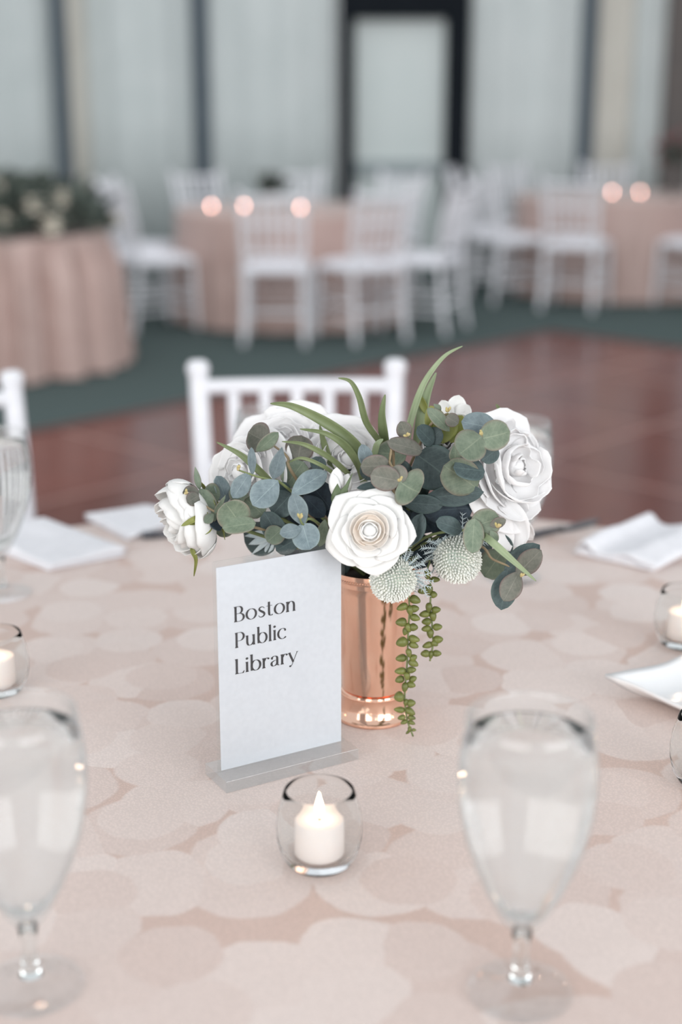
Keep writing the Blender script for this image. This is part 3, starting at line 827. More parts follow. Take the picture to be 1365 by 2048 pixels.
GL = {
    'B': (0.66, stem(0.12, 0, 1) + [[(0.12, 0.985)] + arc(0.30, 0.755, 0.19, 0.23, 90, -90) + [(0.12, 0.525)], [(0.12, 0.525)] + arc(0.33, 0.270, 0.25, 0.255, 90, -90) + [(0.12, 0.015)]]),
    'o': (0.68, [arc(0.34, 0.34, 0.27, 0.34, 0, 360, 40)]),
    's': (0.48, [('w', cat2([(0.40, 0.55), (0.34, 0.64), (0.24, 0.67), (0.13, 0.62), (0.11, 0.50), (0.22, 0.39), (0.35, 0.29), (0.40, 0.17), (0.33, 0.05), (0.21, 0.01), (0.11, 0.05), (0.06, 0.15)], 4), 's')]),
    't': (0.42, [cat2([(0.17, 0.92), (0.17, 0.6), (0.17, 0.2), (0.20, 0.06), (0.29, 0.01), (0.38, 0.06)]), [(0.02, 0.655), (0.36, 0.655)]]),
    'n': (0.66, stem(0.12, 0, 0.68) + [cat2([(0.13, 0.48), (0.22, 0.62), (0.34, 0.665), (0.46, 0.59), (0.50, 0.42), (0.50, 0.2), (0.50, 0.0)]), ('poly', [(0.41, 0), (0.60, 0), (0.565, 0.08), (0.435, 0.08)])]),
    'P': (0.62, stem(0.12, 0, 1) + [[(0.12, 0.985)] + arc(0.31, 0.715, 0.24, 0.27, 90, -90) + [(0.12, 0.445)]]),
    'u': (0.66, [cat2([(0.12, 0.68), (0.12, 0.45), (0.12, 0.22), (0.17, 0.06), (0.29, 0.01), (0.43, 0.09), (0.50, 0.22)])] + [[(0.51, 0.68), (0.51, 0.0)], ('poly', [(0.40, 0.68), (0.575, 0.68), (0.575, 0.60), (0.445, 0.60)]), ('poly', [(0.01, 0.68), (0.185, 0.68), (0.185, 0.60), (0.055, 0.60)]), ('poly', [(0.445, 0.08), (0.575, 0.08), (0.61, 0), (0.445, 0)])]),
    'b': (0.68, [[(0.12, 0.02), (0.12, 1.10)], ('poly', [(0.02, 1.10), (0.185, 1.10), (0.185, 1.02), (0.055, 1.02)]), arc(0.36, 0.34, 0.25, 0.34, 0, 360, 40)]),
    'l': (0.26, [[(0.13, 0), (0.13, 1.10)], ('poly', [(0.03, 1.10), (0.195, 1.10), (0.195, 1.02), (0.065, 1.02)]), ('poly', [(0.03, 0), (0.23, 0), (0.195, 0.09), (0.065, 0.09)])]),
    'i': (0.26, [[(0.13, 0), (0.13, 0.68)], ('poly', [(0.03, 0.68), (0.195, 0.68), (0.195, 0.60), (0.065, 0.60)]), ('poly', [(0.03, 0), (0.23, 0), (0.195, 0.09), (0.065, 0.09)]), ('poly', arc(0.13, 0.90, 0.078, 0.078, 0, 345, 22))]),
    'c': (0.58, [arc(0.34, 0.34, 0.27, 0.34, 48, 318, 32), ('poly', arc(0.50, 0.56, 0.062, 0.066, 0, 345, 18))]),
    'L': (0.56, stem(0.12, 0, 1) + [[(0.12, 0.018), (0.50, 0.018)], ('poly', [(0.40, 0.0), (0.52, 0.0), (0.56, 0.17), (0.53, 0.17)])]),
    'r': (0.46, stem(0.12, 0, 0.68) + [cat2([(0.13, 0.46), (0.21, 0.61), (0.30, 0.66), (0.39, 0.635)]), ('poly', arc(0.39, 0.605, 0.062, 0.062, 0, 345, 18))]),
    'a': (0.58, [cat2([(0.10, 0.52), (0.15, 0.62), (0.27, 0.67), (0.40, 0.61), (0.43, 0.46), (0.43, 0.25), (0.44, 0.08), (0.54, 0.015)]), cat2([(0.43, 0.40), (0.26, 0.37), (0.12, 0.28), (0.09, 0.16), (0.15, 0.04), (0.26, 0.02), (0.37, 0.09), (0.43, 0.2)]), ('poly', arc(0.125, 0.525, 0.058, 0.058, 0, 345, 18))]),
    'y': (0.58, [('w', [(0.06, 0.68), (0.30, 0.02)], 0.125), ('w', cat2([(0.54, 0.68), (0.42, 0.36), (0.29, 0.02), (0.22, -0.16), (0.13, -0.25)]), 0.036), ('poly', arc(0.12, -0.235, 0.068, 0.06, 0, 345, 18)), ('poly', [(-0.02, 0.68), (0.16, 0.68), (0.13, 0.63), (0.03, 0.63)]), ('poly', [(0.46, 0.68), (0.62, 0.68), (0.56, 0.645), (0.50, 0.645)])]),
}


def glyph(ch, x0, z0, cap, sx):
    mb = MB(); yq = 0.0006

    def to(p): return (x0 + p[0] * cap * sx, yq, z0 + p[1] * cap)
    for k, s in enumerate(GL[ch][1]):
        yq = 0.00045 - 0.00002 * k
        if s[0] == 'poly':
            mb.add([to(p) for p in s[1]], [tuple(range(len(s[1])))]); continue
        if s[0] == 'w': pts, wd = s[1], s[2]
        else: pts, wd = s, None
        n = len(pts); vs_ = []
        closed = (abs(pts[0][0] - pts[-1][0]) + abs(pts[0][1] - pts[-1][1])) < 1e-6
        for i in range(n):
            a = pts[i - 1] if i else (pts[-2] if closed else pts[0]); b_ = pts[i + 1] if i < n - 1 else (pts[1] if closed else pts[-1])
            dx, dy = b_[0] - a[0], b_[1] - a[1]; l = math.hypot(dx, dy) or 1
            if wd is None: w = TN + (TH - TN) * (abs(dy) / l) ** 1.5
            elif wd == 's':
                t = i / (n - 1); w = 0.035 + 0.10 * max(0, math.sin(math.pi * t)) ** 2.5
            else: w = wd
            nx, ny = -dy / l * w / 2, dx / l * w / 2
            vs_ += [to((pts[i][0] + nx, pts[i][1] + ny)), to((pts[i][0] - nx, pts[i][1] - ny))]
        mb.add(vs_, [(2 * i, 2 * i + 1, 2 * i + 3, 2 * i + 2) for i in range(n - 1)])
    # the ink lies just above the card's face, in front of it
    mb.v = [(x, 0.0032 - 0.0006 + y, z) for x, y, z in mb.v]
    mb.build('letter', M['ink'], card, False)


for word, xs, xe, zb in (('Boston', 0.0165, 0.0835, 0.1485), ('Public', 0.0170, 0.0722, 0.1225), ('Library', 0.0165, 0.0845, 0.0960)):
    cap = 0.0153; nat = sum(GL[ch][0] for ch in word) * cap
    sx = (xe - xs) / nat * 0.97; x = xs
    for ch in word:
        glyph(ch, x, zb + 0.012, cap, sx); x += GL[ch][0] * cap * sx + 0.03 * (xe - xs) / (len(word) - 1)

# ================================================================== COPPER CUP
CY = onz(747, 1458, T).y + 0.0385
CUP = V((onz(747, 1440, T).x, CY, T + 0.0005))
cup = empty('copper_cup', CUP, label='polished copper julep cup with beaded rim holding the flowers', cat='vase')
RT, CH = 0.0485, 0.168
body = [(0.0335, 0.0330), (0.0345, 0.050), (0.0365, 0.080), (0.0398, 0.115), (0.0438, 0.145), (0.0462, 0.158), (0.0480, 0.1600), (0.0486, 0.1640), (RT, CH), (RT - 0.0012, CH), (0.0470, 0.160), (0.0425, 0.142), (0.0386, 0.115), (0.0355, 0.080), (0.033, 0.040), (0.001, 0.038)]
smooth_by_angle(MB().lathe(body, 96, cap0=True).build('body', M['copper'], cup))
foot = [(0.0001, 0.0), (0.0405, 0.0), (0.0412, 0.0012), (0.0408, 0.0034), (0.0392, 0.0046), (0.0368, 0.0085), (0.0352, 0.0150), (0.0344, 0.0220), (0.0346, 0.0265), (0.0356, 0.0285), (0.0350, 0.0310), (0.0318, 0.0330), (0.0001, 0.0330)]
smooth_by_angle(MB().lathe(foot, 96).build('foot', M['copper'], cup))
bead = MB().ellipsoid((0, 0, 0), (0.00125, 0.00125, 0.0012), None, 8, 5).mesh('bead', M['copper'])
for rr, zz, nn in ((0.0482, 0.1618, 110), (0.0354, 0.0284, 90)):
    ring = MB()
    for i in range(nn):
        a = 2 * math.pi * i / nn
        o = bpy.data.objects.new('bead', bead); C.objects.link(o); o.parent = cup; o.location = (rr * math.cos(a), rr * math.sin(a), zz)
MB().lathe([(0.001, 0.040), (0.030, 0.042), (0.0425, 0.150), (0.001, 0.160)], 40).build('flower_foam', M['copper_in'], cup)

# ================================================================== FLOWERS
Y0 = CUP.y
MOUTH = CUP + V((0, 0, 0.158))


def z1(x, y): return 300 + x / 3.25, 680 + y / 3.25


def z2(x, y): return 620 + x / 2.625, 680 + y / 2.625


def z3(x, y): return 640 + x / 4.4536, 1040 + y / 4.4536


def full(x, y): return x, y


ZS = {z1: 3.25, z2: 2.625, z3: 4.4536, full: 1.0}


def P(zf, x, y, f): return at(*zf(x, y), Y0 - f)


def sheet(fn, nu, nv, name, mat, parent, thick=0.0005, uv=True):
    vs_ = []; fs = []
    for j in range(nv + 1):
        for i in range(nu + 1): vs_.append(fn(i / nu, j / nv))
    for j in range(nv):
        for i in range(nu): fs.append((j * (nu + 1) + i, j * (nu + 1) + i + 1, (j + 1) * (nu + 1) + i + 1, (j + 1) * (nu + 1) + i))
    o = MB().add(vs_, fs).build(name, mat, parent)
    if uv:
        l = o.data.uv_layers.new(name='uv')
        for lp in o.data.loops:
            vi = lp.vertex_index; l.data[lp.index].uv = ((vi % (nu + 1)) / nu, (vi // (nu + 1)) / nv)
    if thick:
        m = o.modifiers.new('thick', 'SOLIDIFY'); m.thickness = thick; m.offset = 0
    return o


def leaf(parent, org, base, tip, width, mat, kind='round', nrm=None, cup_=0.12, bend=0.08, roll=0.0, name='leaf', wavy=0.0):
    base, tip = V(base), V(tip); d = tip - base; L_ = d.length; dn = d.normalized()
    if nrm is None: nrm = (EYE - (base + tip) / 2).normalized()
    nrm = (nrm - dn * nrm.dot(dn)).normalized()
    side = dn.cross(nrm).normalized()
    if roll:
        q = Matrix.Rotation(R(roll), 3, dn); nrm = q @ nrm; side = q @ side
    ph = random.uniform(0, 6)

    def fn(u, v):
        uu = 2 * u - 1
        if kind == 'round': w = max(0.0, 1 - (2 * (0.5 + (v - 0.5)) - 1) ** 2) ** 0.5 if 0 < v < 1 else 0.0
        elif kind == 'obov': w = max(0.0, math.sin(math.pi * v ** 1.15)) ** 0.62
        else: w = max(0.0, math.sin(math.pi * v ** 0.8)) ** 0.95
        p = base + dn * (L_ * v) + side * (uu * w * width / 2)
        p = p + nrm * (-(cup_ * width) * (1 - (uu * w) ** 2) * math.sin(math.pi * v) + bend * L_ * (math.sin(math.pi * v) - 0.8 * v * v) + wavy * width * math.sin(uu * 5 + v * 7 + ph) * w)
        return p - org
    return sheet(fn, 8, 12, name, mat, parent)


def sprig(name, label, zf, stem_pts, leaves, buds=(), f_end=None, smat='stem', group='eucalyptus sprigs in the copper cup', srad=0.0014):
    """stem_pts: (x, y, f) listed from the free tip inwards; ends inside the cup."""
    o = empty(name, MOUTH, label=label, cat='eucalyptus', group=group)
    sp = [P(zf, *p) for p in stem_pts] + [MOUTH + V((random.uniform(-0.02, 0.02), random.uniform(-0.015, 0.015), 0.005))]
    pts = [p - MOUTH for p in catmull(sp, 6)]; n = len(pts)
    MB().tube(pts, [srad * (0.6 + 0.6 * i / n) for i in range(n)], 7).build('stem', M[smat], o)
    sc = ZS[zf]
    for L_ in leaves:
        (x0, y0, f0, x1, y1, f1, w, mt) = L_[:8]; kw = dict(L_[8]) if len(L_) > 8 else {}
        a = P(zf, x0, y0, f0); b_ = P(zf, x1, y1, f1)
        px = (a - EYE).length / FPX                       # metres per pixel here
        leaf(o, MOUTH, a, b_, 1.13 * w / sc * px, M[mt], kw.pop('kind', 'round'), roll=kw.pop('roll', random.uniform(-14, 14)), **kw)
    for (x, y, f) in buds:
        p = P(zf, x, y, f) - MOUTH
        bo = empty('bud', p); bo.parent = o
        for k in range(3):
            d = V((random.uniform(-0.4, 0.4), -0.6, random.uniform(0.2, 1))).normalized()
            q = d.to_track_quat('Z', 'Y').to_matrix()
            MB().ellipsoid(d * 0.0035, (0.0013, 0.0013, 0.0042), q, 8, 6, -0.3).build('bud_scale', M['budm'], bo)
    return o


# --- left lower sprig with the brown stem
sprig('eucalyptus_sprig', 'grey-green eucalyptus sprig on a brown stem beside the white side-facing rose', z1, [(240, 998, .075), (310, 1045, .08), (430, 1120, .09), (600, 1195, .095), (800, 1255, .08)], [
    (600, 1215, .095, 490, 1060, .11, 195, 'g', dict(bend=.02)),
    (690, 1190, .10, 470, 1215, .105, 125, 'g', dict(roll=30)),
    (420, 1130, .092, 492, 1012, .10, 34, 'g', dict(kind='lance', roll=10)),
    (415, 1130, .095, 356, 1188, .10, 60, 'g', dict(kind='obov')),
    (330, 965, .07, 395, 1200, .09, 135, 'g', dict(bend=.03)),
    (350, 990, .065, 460, 1010, .06, 125, 'g'),
    (320, 1060, .08, 250, 1100, .09, 80, 'g'),
    (318, 1010, .085, 245, 1055, .095, 85, 'm'),
    (320, 1010, .08, 215, 990, .085, 100, 'm'),
    (325, 975, .065, 293, 822, .06, 40, 'g', dict(kind='lance')),
    (475, 1210, .085, 392, 1165, .09, 110, 'n', dict(roll=40)),
    (500, 1060, .05, 440, 885, .055, 100, 'b', dict(roll=30)),
    (620, 1065, .05, 535, 955, .05, 110, 'g'),
    (740, 1140, .075, 618, 1030, .08, 140, 'g', dict(bend=.0)),
    (550, 1200, .06, 430, 1260, .06, 90, 'g')], [(235, 1000, .085)])
# --- slim blue sprig
sprig('eucalyptus_sprig', 'slim blue-grey eucalyptus sprig with a yellow bud tip in front of white petals', z1, [(575, 845, .09), (690, 885, .09), (800, 915, .085), (910, 975, .07)], [
    (650, 862, .09, 540, 1028, .10, 108, 'b', dict(kind='obov')),
    (835, 912, .09, 668, 1075, .105, 165, 'b', dict(kind='obov', bend=.02)),
    (668, 880, .09, 660, 698, .09, 50, 'b', dict(kind='obov')),
    (803, 905, .09, 862, 700, .095, 92, 'b', dict(kind='lance'))], [(570, 845, .092)], smat='stem_green')
# --- mauve sprig with round leaves over the white flower
sprig('eucalyptus_sprig', 'mauve-tinged round eucalyptus leaves overlapping the white flowers at the chair', z1, [(760, 655, .03), (850, 720, .03), (900, 770, .035), (950, 900, .05)], [
    (770, 665, .03, 640, 600, .035, 180, 'm', dict(bend=.0)),
    (690, 725, .045, 836, 605, .05, 85, 'g', dict(kind='obov', roll=20)),
    (960, 790, .03, 985, 620, .03, 168, 'm', dict(bend=.0)),
    (1000, 790, .035, 885, 945, .05, 165, 'g'),
    ], srad=.0016)
sprig('eucalyptus_sprig', 'wide pale blue and navy eucalyptus leaves behind the small leaf trio', z1, [(1130, 870, .06), (1020, 960, .06), (960, 1040, .06), (1050, 1150, .05)], [
    (920, 1003, .085, 1152, 850, .07, 130, 'b', dict(kind='obov', roll=-15)),
    (1180, 1100, .05, 1040, 930, .055, 165, 'n', dict(bend=.02)),
    (920, 1000, .07, 795, 1130, .075, 160, 'd'),
    (900, 1040, .06, 790, 960, .06, 150, 'd'),
    (870, 1330, .085, 745, 1120, .085, 135, 'd', dict(wavy=.05)),
    (860, 1225, .09, 765, 1310, .10, 120, 'g'),
    (1080, 850, .045, 1110, 760, .045, 95, 'd'),
    (1000, 1010, .06, 1140, 1150, .06, 110, 'n', dict(kind='obov')),
    (960, 1290, .08, 820, 1370, .085, 110, 'd'),
    (1140, 1165, .10, 1105, 1345, .105, 75, 'g', dict(kind='obov'))])
sprig('eucalyptus_sprig', 'three small frosty blue eucalyptus leaves just above the sign', z1, [(975, 1155, .125), (1000, 1200, .12), (1080, 1180, .10)], [
    (1000, 1205, .12, 930, 1002, .125, 112, 'b', dict(kind='obov')),
    (985, 1225, .122, 846, 1258, .13, 88, 'b', dict(kind='obov')),
    (990, 1190, .12, 1040, 1362, .135, 162, 'b', dict(bend=.02))], [(978, 1160, .13)], smat='stem_green')
# --- upper right sprig
sprig('eucalyptus_sprig', 'high grey-green eucalyptus sprig with peach bud tip beside the white peony', z2, [(905, 505, .10), (870, 600, .085), (800, 700, .075), (690, 770, .06)], [
    (905, 505, .10, 785, 600, .115, 160, 'g', dict(bend=.02)),
    (890, 520, .10, 1052, 480, .11, 145, 'g', dict(bend=.02)),
    (985, 470, .08, 800, 425, .085, 120, 'b', dict(roll=20)),
    (990, 570, .085, 905, 635, .09, 80, 'd'),
    (920, 690, .08, 760, 665, .095, 120, 'd', dict(roll=25)),
    (880, 780, .08, 705, 660, .095, 175, 'g', dict(bend=.02)),
    (760, 650, .07, 770, 535, .07, 60, 'g', dict(kind='lance'))], [(905, 500, .105)])
sprig('eucalyptus_sprig', 'mauve and green eucalyptus pair with yellow bud above the cream-hearted rose', z2, [(470, 740, .115), (450, 690, .10), (420, 640, .09), (440, 600, .07)], [
    (475, 742, .115, 318, 710, .12, 120, 'm', dict(bend=.02)),
    (470, 742, .115, 575, 800, .125, 195, 'g', dict(bend=.02)),
    (500, 740, .115, 430, 670, .11, 90, 'm'),
    (420, 660, .09, 270, 665, .10, 110, 'm'),
    (310, 680, .085, 275, 548, .085, 70, 'b', dict(kind='obov')),
    (430, 775, .09, 250, 770, .10, 50, 'd', dict(kind='obov', roll=40)),
    (350, 610, .06, 300, 740, .06, 110, 'd')], [(470, 742, .12)])
sprig('eucalyptus_sprig', 'small curled mauve-edged eucalyptus sprig at the top between the grass blades', z2, [(510, 500, .07), (470, 570, .065), (420, 650, .06)], [
    (515, 520, .07, 478, 430, .075, 75, 'm', dict(kind='obov')),
    (590, 585, .07, 413, 535, .085, 85, 'm', dict(roll=20)),
    (650, 545, .055, 570, 455, .06, 95, 'd', dict(roll=35)),
    (510, 600, .05, 355, 590, .055, 125, 'g')], [(512, 505, .078)])
sprig('eucalyptus_sprig', 'pale eucalyptus tip with a small dark leaf beside the yellow-green calyx', z2, [(720, 385, .05), (690, 420, .05), (590, 520, .045)], [
    (735, 480, .055, 622, 358, .06, 70, 'g', dict(kind='obov', roll=20)),
    (715, 400, .055, 780, 440, .06, 66, 'm'),
    (690, 370, .05, 650, 335, .05, 30, 'g', dict(kind='lance')),
    (600, 555, .05, 690, 470, .05, 90, 'd')], [(725, 378, .055)])
sprig('eucalyptus_sprig', 'broad dark blue-green eucalyptus leaves in the heart of the bouquet', z2, [(750, 700, .06), (700, 760, .065), (600, 850, .05)], [
    (560, 600, .055, 740, 740, .07, 215, 'd', dict(bend=.0)),
    (600, 830, .07, 912, 800, .085, 105, 'd', dict(kind='obov')),
    (480, 850, .07, 700, 870, .08, 90, 'd', dict(kind='obov')),
    (860, 880, .06, 600, 900, .07, 140, 'n'),
    (830, 960, .05, 620, 960, .06, 140, 'n'),
    (560, 880, .055, 640, 1010, .06, 120, 'n'),
    (420, 640, .05, 500, 760, .05, 140, 'd')])
sprig('eucalyptus_sprig', 'green stemmed eucalyptus sprig reaching right over the thistle', z2, [(1000, 975, .10), (950, 985, .10), (820, 997, .09), (610, 1035, .07)], [
    (800, 1000, .09, 668, 950, .10, 85, 'd', dict(roll=20)),
    (865, 935, .10, 855, 1120, .12, 100, 'g', dict(bend=.02)),
    (850, 985, .10, 1000, 935, .105, 135, 'g', dict(bend=.02)),
    (945, 975, .105, 1030, 945, .11, 50, 'm', dict(kind='obov')),
    (950, 1000, .105, 985, 1060, .11, 42, 'g', dict(kind='obov')),
    (880, 1010, .09, 995, 1035, .09, 60, 'g')], [(985, 985, .11)], smat='stem_green')
sprig('eucalyptus_sprig', 'drooping dark eucalyptus tip hanging lowest below the white peony', z2, [(1110, 1240, .085), (1050, 1190, .08), (960, 1150, .075), (850, 1080, .06)], [
    (1020, 1225, .08, 1205, 1075, .085, 110, 'd', dict(kind='obov')),
    (1085, 1235, .09, 1212, 1105, .10, 105, 'm', dict(kind='obov')),
    (1040, 1200, .08, 1005, 1418, .095, 120, 'd', dict(kind='obov')),
    (1100, 1215, .09, 1020, 1370, .105, 105, 'm', dict(kind='obov')),
    (1010, 1110, .06, 915, 1245, .06, 140, 'g'),
    (1000, 1010, .05, 1050, 1135, .055, 70, 'd', dict(kind='obov'))], [(1108, 1243, .095)])


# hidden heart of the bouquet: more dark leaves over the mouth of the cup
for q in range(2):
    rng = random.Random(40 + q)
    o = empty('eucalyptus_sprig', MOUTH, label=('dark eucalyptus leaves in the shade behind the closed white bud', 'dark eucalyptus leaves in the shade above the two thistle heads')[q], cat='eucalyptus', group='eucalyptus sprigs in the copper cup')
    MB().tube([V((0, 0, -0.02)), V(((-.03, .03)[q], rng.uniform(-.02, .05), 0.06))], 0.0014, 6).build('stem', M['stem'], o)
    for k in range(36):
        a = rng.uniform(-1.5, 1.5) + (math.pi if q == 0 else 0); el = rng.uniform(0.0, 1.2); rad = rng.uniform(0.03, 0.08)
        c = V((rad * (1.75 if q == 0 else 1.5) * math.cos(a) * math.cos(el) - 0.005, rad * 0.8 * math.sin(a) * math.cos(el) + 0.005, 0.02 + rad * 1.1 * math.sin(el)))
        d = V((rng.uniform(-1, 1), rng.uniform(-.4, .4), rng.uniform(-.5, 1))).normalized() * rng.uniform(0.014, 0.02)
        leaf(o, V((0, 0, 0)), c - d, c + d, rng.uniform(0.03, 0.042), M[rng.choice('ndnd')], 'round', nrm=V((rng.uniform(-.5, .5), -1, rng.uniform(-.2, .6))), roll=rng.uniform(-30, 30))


# --- grass blades
def blade(pts, w, mat, label, zf=full, twist=0.0):
    P3 = [P(zf, *p) for p in pts]; o = empty('grass_blade', MOUTH, label=label, cat='grass blade', group='grass blades in the copper cup')
    cs = catmull(P3, 8); n = len(cs)
    px = (P3[0] - EYE).length / FPX; W_ = 0.88 * w / ZS[zf] * px

    def fn(u, v):
        i = min(n - 1, int(round(v * (n - 1)))); p = cs[i]
        t = (cs[min(i + 1, n - 1)] - cs[max(i - 1, 0)]).normalized()
        nr = (EYE - p).normalized(); side = t.cross(nr).normalized()
        side = Matrix.Rotation(R(twist * v + 12), 3, t) @ side; nn = side.cross(t)
        uu = 2 * u - 1; ww = W_ * min(1, (v * 1.9 + 0.02) ** 0.7) * (1 - 0.25 * max(0, v - 0.6))
        return p + side * (uu * ww / 2) + nn * (ww * 0.22 * (uu * uu)) - MOUTH
    sheet(fn, 4, n - 1, 'blade', M[mat], o, 0.0004)


G = 'grass blade'
blade([(541, 807, .05), (585, 812, .05), (650, 843, .045), (705, 882, .04), (745, 935, .03)], 25, 'blade', 'long green grass blade arching over the white flower before the chair spindles')
blade([(600, 858, .055), (650, 866, .055), (690, 890, .05), (718, 930, .04), (730, 970, .02)], 18, 'blade', 'second green grass blade just below the long arching one')
blade([(564, 883, .07), (610, 889, .07), (660, 915, .06), (698, 948, .05)], 13, 'blade', 'thin dark-tipped grass blade crossing the round mauve leaf')
blade([(578, 925, .075), (605, 916, .075), (650, 934, .07), (690, 965, .05)], 9, 'blade', 'thinnest grass blade curving above the wide pale blue leaf')
blade([(433, 884, .06), (480, 908, .065), (520, 942, .065), (552, 975, .05)], 17, 'blade', 'grass blade pointing out over the side-facing rose toward the chair post')
blade([(677, 756, .05), (702, 763, .05), (720, 795, .05), (735, 845, .045), (765, 890, .03), (775, 930, .01)], 17, 'blade', 'wavy grass blade rising in front of the chair top rail', twist=30)
blade([(771, 789, .03), (765, 830, .03), (770, 880, .025), (780, 930, .0)], 22, 'blade', 'short upright grass blade against the right chair post')
blade([(926, 692, .0), (888, 714, .0), (850, 765, .005), (826, 830, .01), (815, 880, .01), (800, 940, .0)], 16, 'blade_pale', 'tallest pale grass blade curling to a point above everything')
blade([(873, 745, -.01), (855, 790, -.005), (842, 845, .0), (835, 900, .0)], 24, 'blade_pale', 'pale straight grass blade beside the tallest one')
blade([(640, 850, .02), (650, 890, .02), (668, 945, .02)], 16, 'blade', 'green grass blade standing between the two groups of white petals')
blade([(767, 878, .06), (755, 890, .06), (748, 920, .05)], 15, 'blade_pale', 'stub of pale grass blade above the mauve leaf')
blade([(1073, 1162, .12), (1030, 1125, .125), (985, 1085, .12), (965, 1070, .10)], 17, 'blade_pale', 'straight pale grass blade crossing the drooping eucalyptus tip', twist=0)
blade([(993, 808, -.02), (1003, 825, -.02), (1012, 850, -.02), (1000, 900, -.02)], 17, 'blade', 'short green leaf blade at the top of the white peony')
blade([(388, 1153, .075), (392, 1120, .08), (385, 1098, .08), (402, 1084, .075)], 11, 'sepal', 'narrow olive leaf dangling below the side-facing rose')


# --- roses and peonies
def bloom(name, label, cat, c, axis, Rr, layers, mats, ruffle=0.0, seed=1, up=V((0, 0, 1)), group=None, calyx=None, point=0.0, hw_scale=1.0, dp=0.45, core=None, base_r=0.12, base_d=9.0, jit=0.06):
    """Layered petals around an axis; every petal is its own curved sheet."""
    rng = random.Random(seed)
    o = empty(name, c, label=label, cat=cat, group=group)
    z = V(axis).normalized(); x = up.cross(z).normalized(); y = z.cross(x)
    F = Matrix((x, y, z)).transposed()
    for li, (n, rl, zl, cup_, curl) in enumerate(layers):
        a0 = rng.uniform(0, 6.28)
        for k in range(n):
            a = a0 + 2 * math.pi * (k + rng.uniform(-.08, .08)) / n
            hw = math.pi / n * (1.45 if n > 3 else 1.30) * hw_scale
            rr = rl * rng.uniform(1 - jit, 1 + jit); zz = zl + rng.uniform(-.5, .5) * jit; curl_ = curl + rng.uniform(-1, 1) * jit * 0.5; tw = rng.uniform(-1, 1) * jit * 1.2; ph = rng.uniform(0, 6.28)
            spiral = 0.05 * rl

            def fn(u, v):
                t = 2 * u - 1
                rim = 1 - 0.16 * t * t - 0.10 * t ** 4
                if point: rim += point * (max(0, 1 - abs(t) * 2.6) - 0.15)
                s = v * rim
                b0, b1, b2 = (1 - s) ** 2, 2 * s * (1 - s), s * s
                r0 = rr * base_r; h0 = max(-dp, zz - base_d)
                r = b0 * r0 + b1 * rr * cup_ + b2 * rr
                h = b0 * h0 + b1 * (h0 * 0.8 + 0.25 * zz) + b2 * zz
                r += curl_ * s ** 5 * (0.5 + 0.5 * t * t); h -= abs(curl_) * s ** 6 * 0.8; h += tw * t * s
                r += spiral * t * s
                wob = ruffle * s ** 3 * (math.sin(t * 5 + ph) + 0.6 * math.sin(t * 11 + ph * 2.3))
                r += wob * 0.5; h += wob
                ang = a + t * hw * (0.35 + 0.65 * min(1, s * 1.8)) * (1 - 0.18 * max(0, s - 0.6))
                return F @ V((r * math.cos(ang) * Rr, r * math.sin(ang) * Rr, h * Rr))
            sheet(fn, 14, 12, 'petal', mats[min(li, len(mats) - 1)], o, 0.0005, False)
    if core:
        MB().ellipsoid(F @ V((0, 0, core[1] * Rr - core[0] * Rr)), (core[0] * Rr, core[0] * Rr, core[0] * Rr * 1.05), F, 16, 10).build('heart', mats[0], o)
    if calyx:
        MB().lathe([(0.0001, -0.70 * Rr), (0.10 * Rr, -0.66 * Rr), (0.24 * Rr, -0.55 * Rr), (0.28 * Rr, -0.42 * Rr), (0.18 * Rr, -0.36 * Rr), (0.0001, -0.36 * Rr)], 16).build('calyx', calyx, o).matrix_local = F.to_4x4()
        for k in range(5):
            a = 2 * math.pi * k / 5 + 0.4
            d1 = F @ V((math.cos(a), math.sin(a), 0))
            b0 = F @ V((0.24 * Rr * math.cos(a), 0.24 * Rr * math.sin(a), -0.5 * Rr))
            leaf(o, V((0, 0, 0)), b0, b0 + d1 * Rr * 0.55 + z * (0.06 * Rr), Rr * 0.30, calyx, 'lance', nrm=-z + d1 * 0.2, name='sepal')
    # stalk running back into the cup
    s0 = F @ V((0, 0, -0.45 * Rr)); s1 = F @ V((0, 0, -1.0 * Rr)); end = MOUTH - V(c) + V((0, 0, -0.01))
    MB().tube(catmull([s0, s1, s1.lerp(end, 0.5) + V((0, 0, 0.01)), end], 5), 0.0019, 7).build('stalk', M['stem_green'], o)
    return o


RL = [(3, .19, .37, 1.15, -.07), (3, .27, .36, 1.1, -.06), (3, .36, .33, 1.0, -.04), (4, .48, .28, .88, -.01), (5, .63, .20, .76, .05), (5, .81, .09, .68, .09), (5, 1.0, -.05, .62, .11)]
rc = P(z2, 318, 1003, .128)
ax = (EYE - rc).normalized() + V((-0.06, 0, 0.02))
bloom('rose', 'open white rose with a cream heart overlapping the corner of the sign', 'rose', rc, ax, 0.0400, RL,
      [M['rose'], M['rose_core'], M['rose_edge'], M['rose_core'], M['rose'], M['rose'], M['rose']], 0.012, 11, calyx=M['sepal_dark'], point=0.10, dp=0.3, core=(0.165, 0.345), base_r=0.42, base_d=0.22)
# serrated rose leaf beside it
rl_ = empty('rose_leaf', MOUTH, label='dark toothed rose leaf beside the open white rose', cat='leaf')
leaf(rl_, MOUTH, P(z2, 520, 1085, .10), P(z2, 590, 915, .105), 0.018, M['d'], 'obov', wavy=.08)
MB().tube([V((0, -0.03, 0.0)), P(z2, 520, 1085, .10) - MOUTH], 0.0012, 6).build('stalk', M['stem_green'], rl_)

PL = [(3, .22, .36, 1.15, -.12), (3, .42, .38, 1.15, -.12), (4, .64, .32, 1.05, -.12), (4, .84, .18, .98, -.08), (5, .98, .02, .9, .0), (5, 1.08, -.16, .85, .05)]
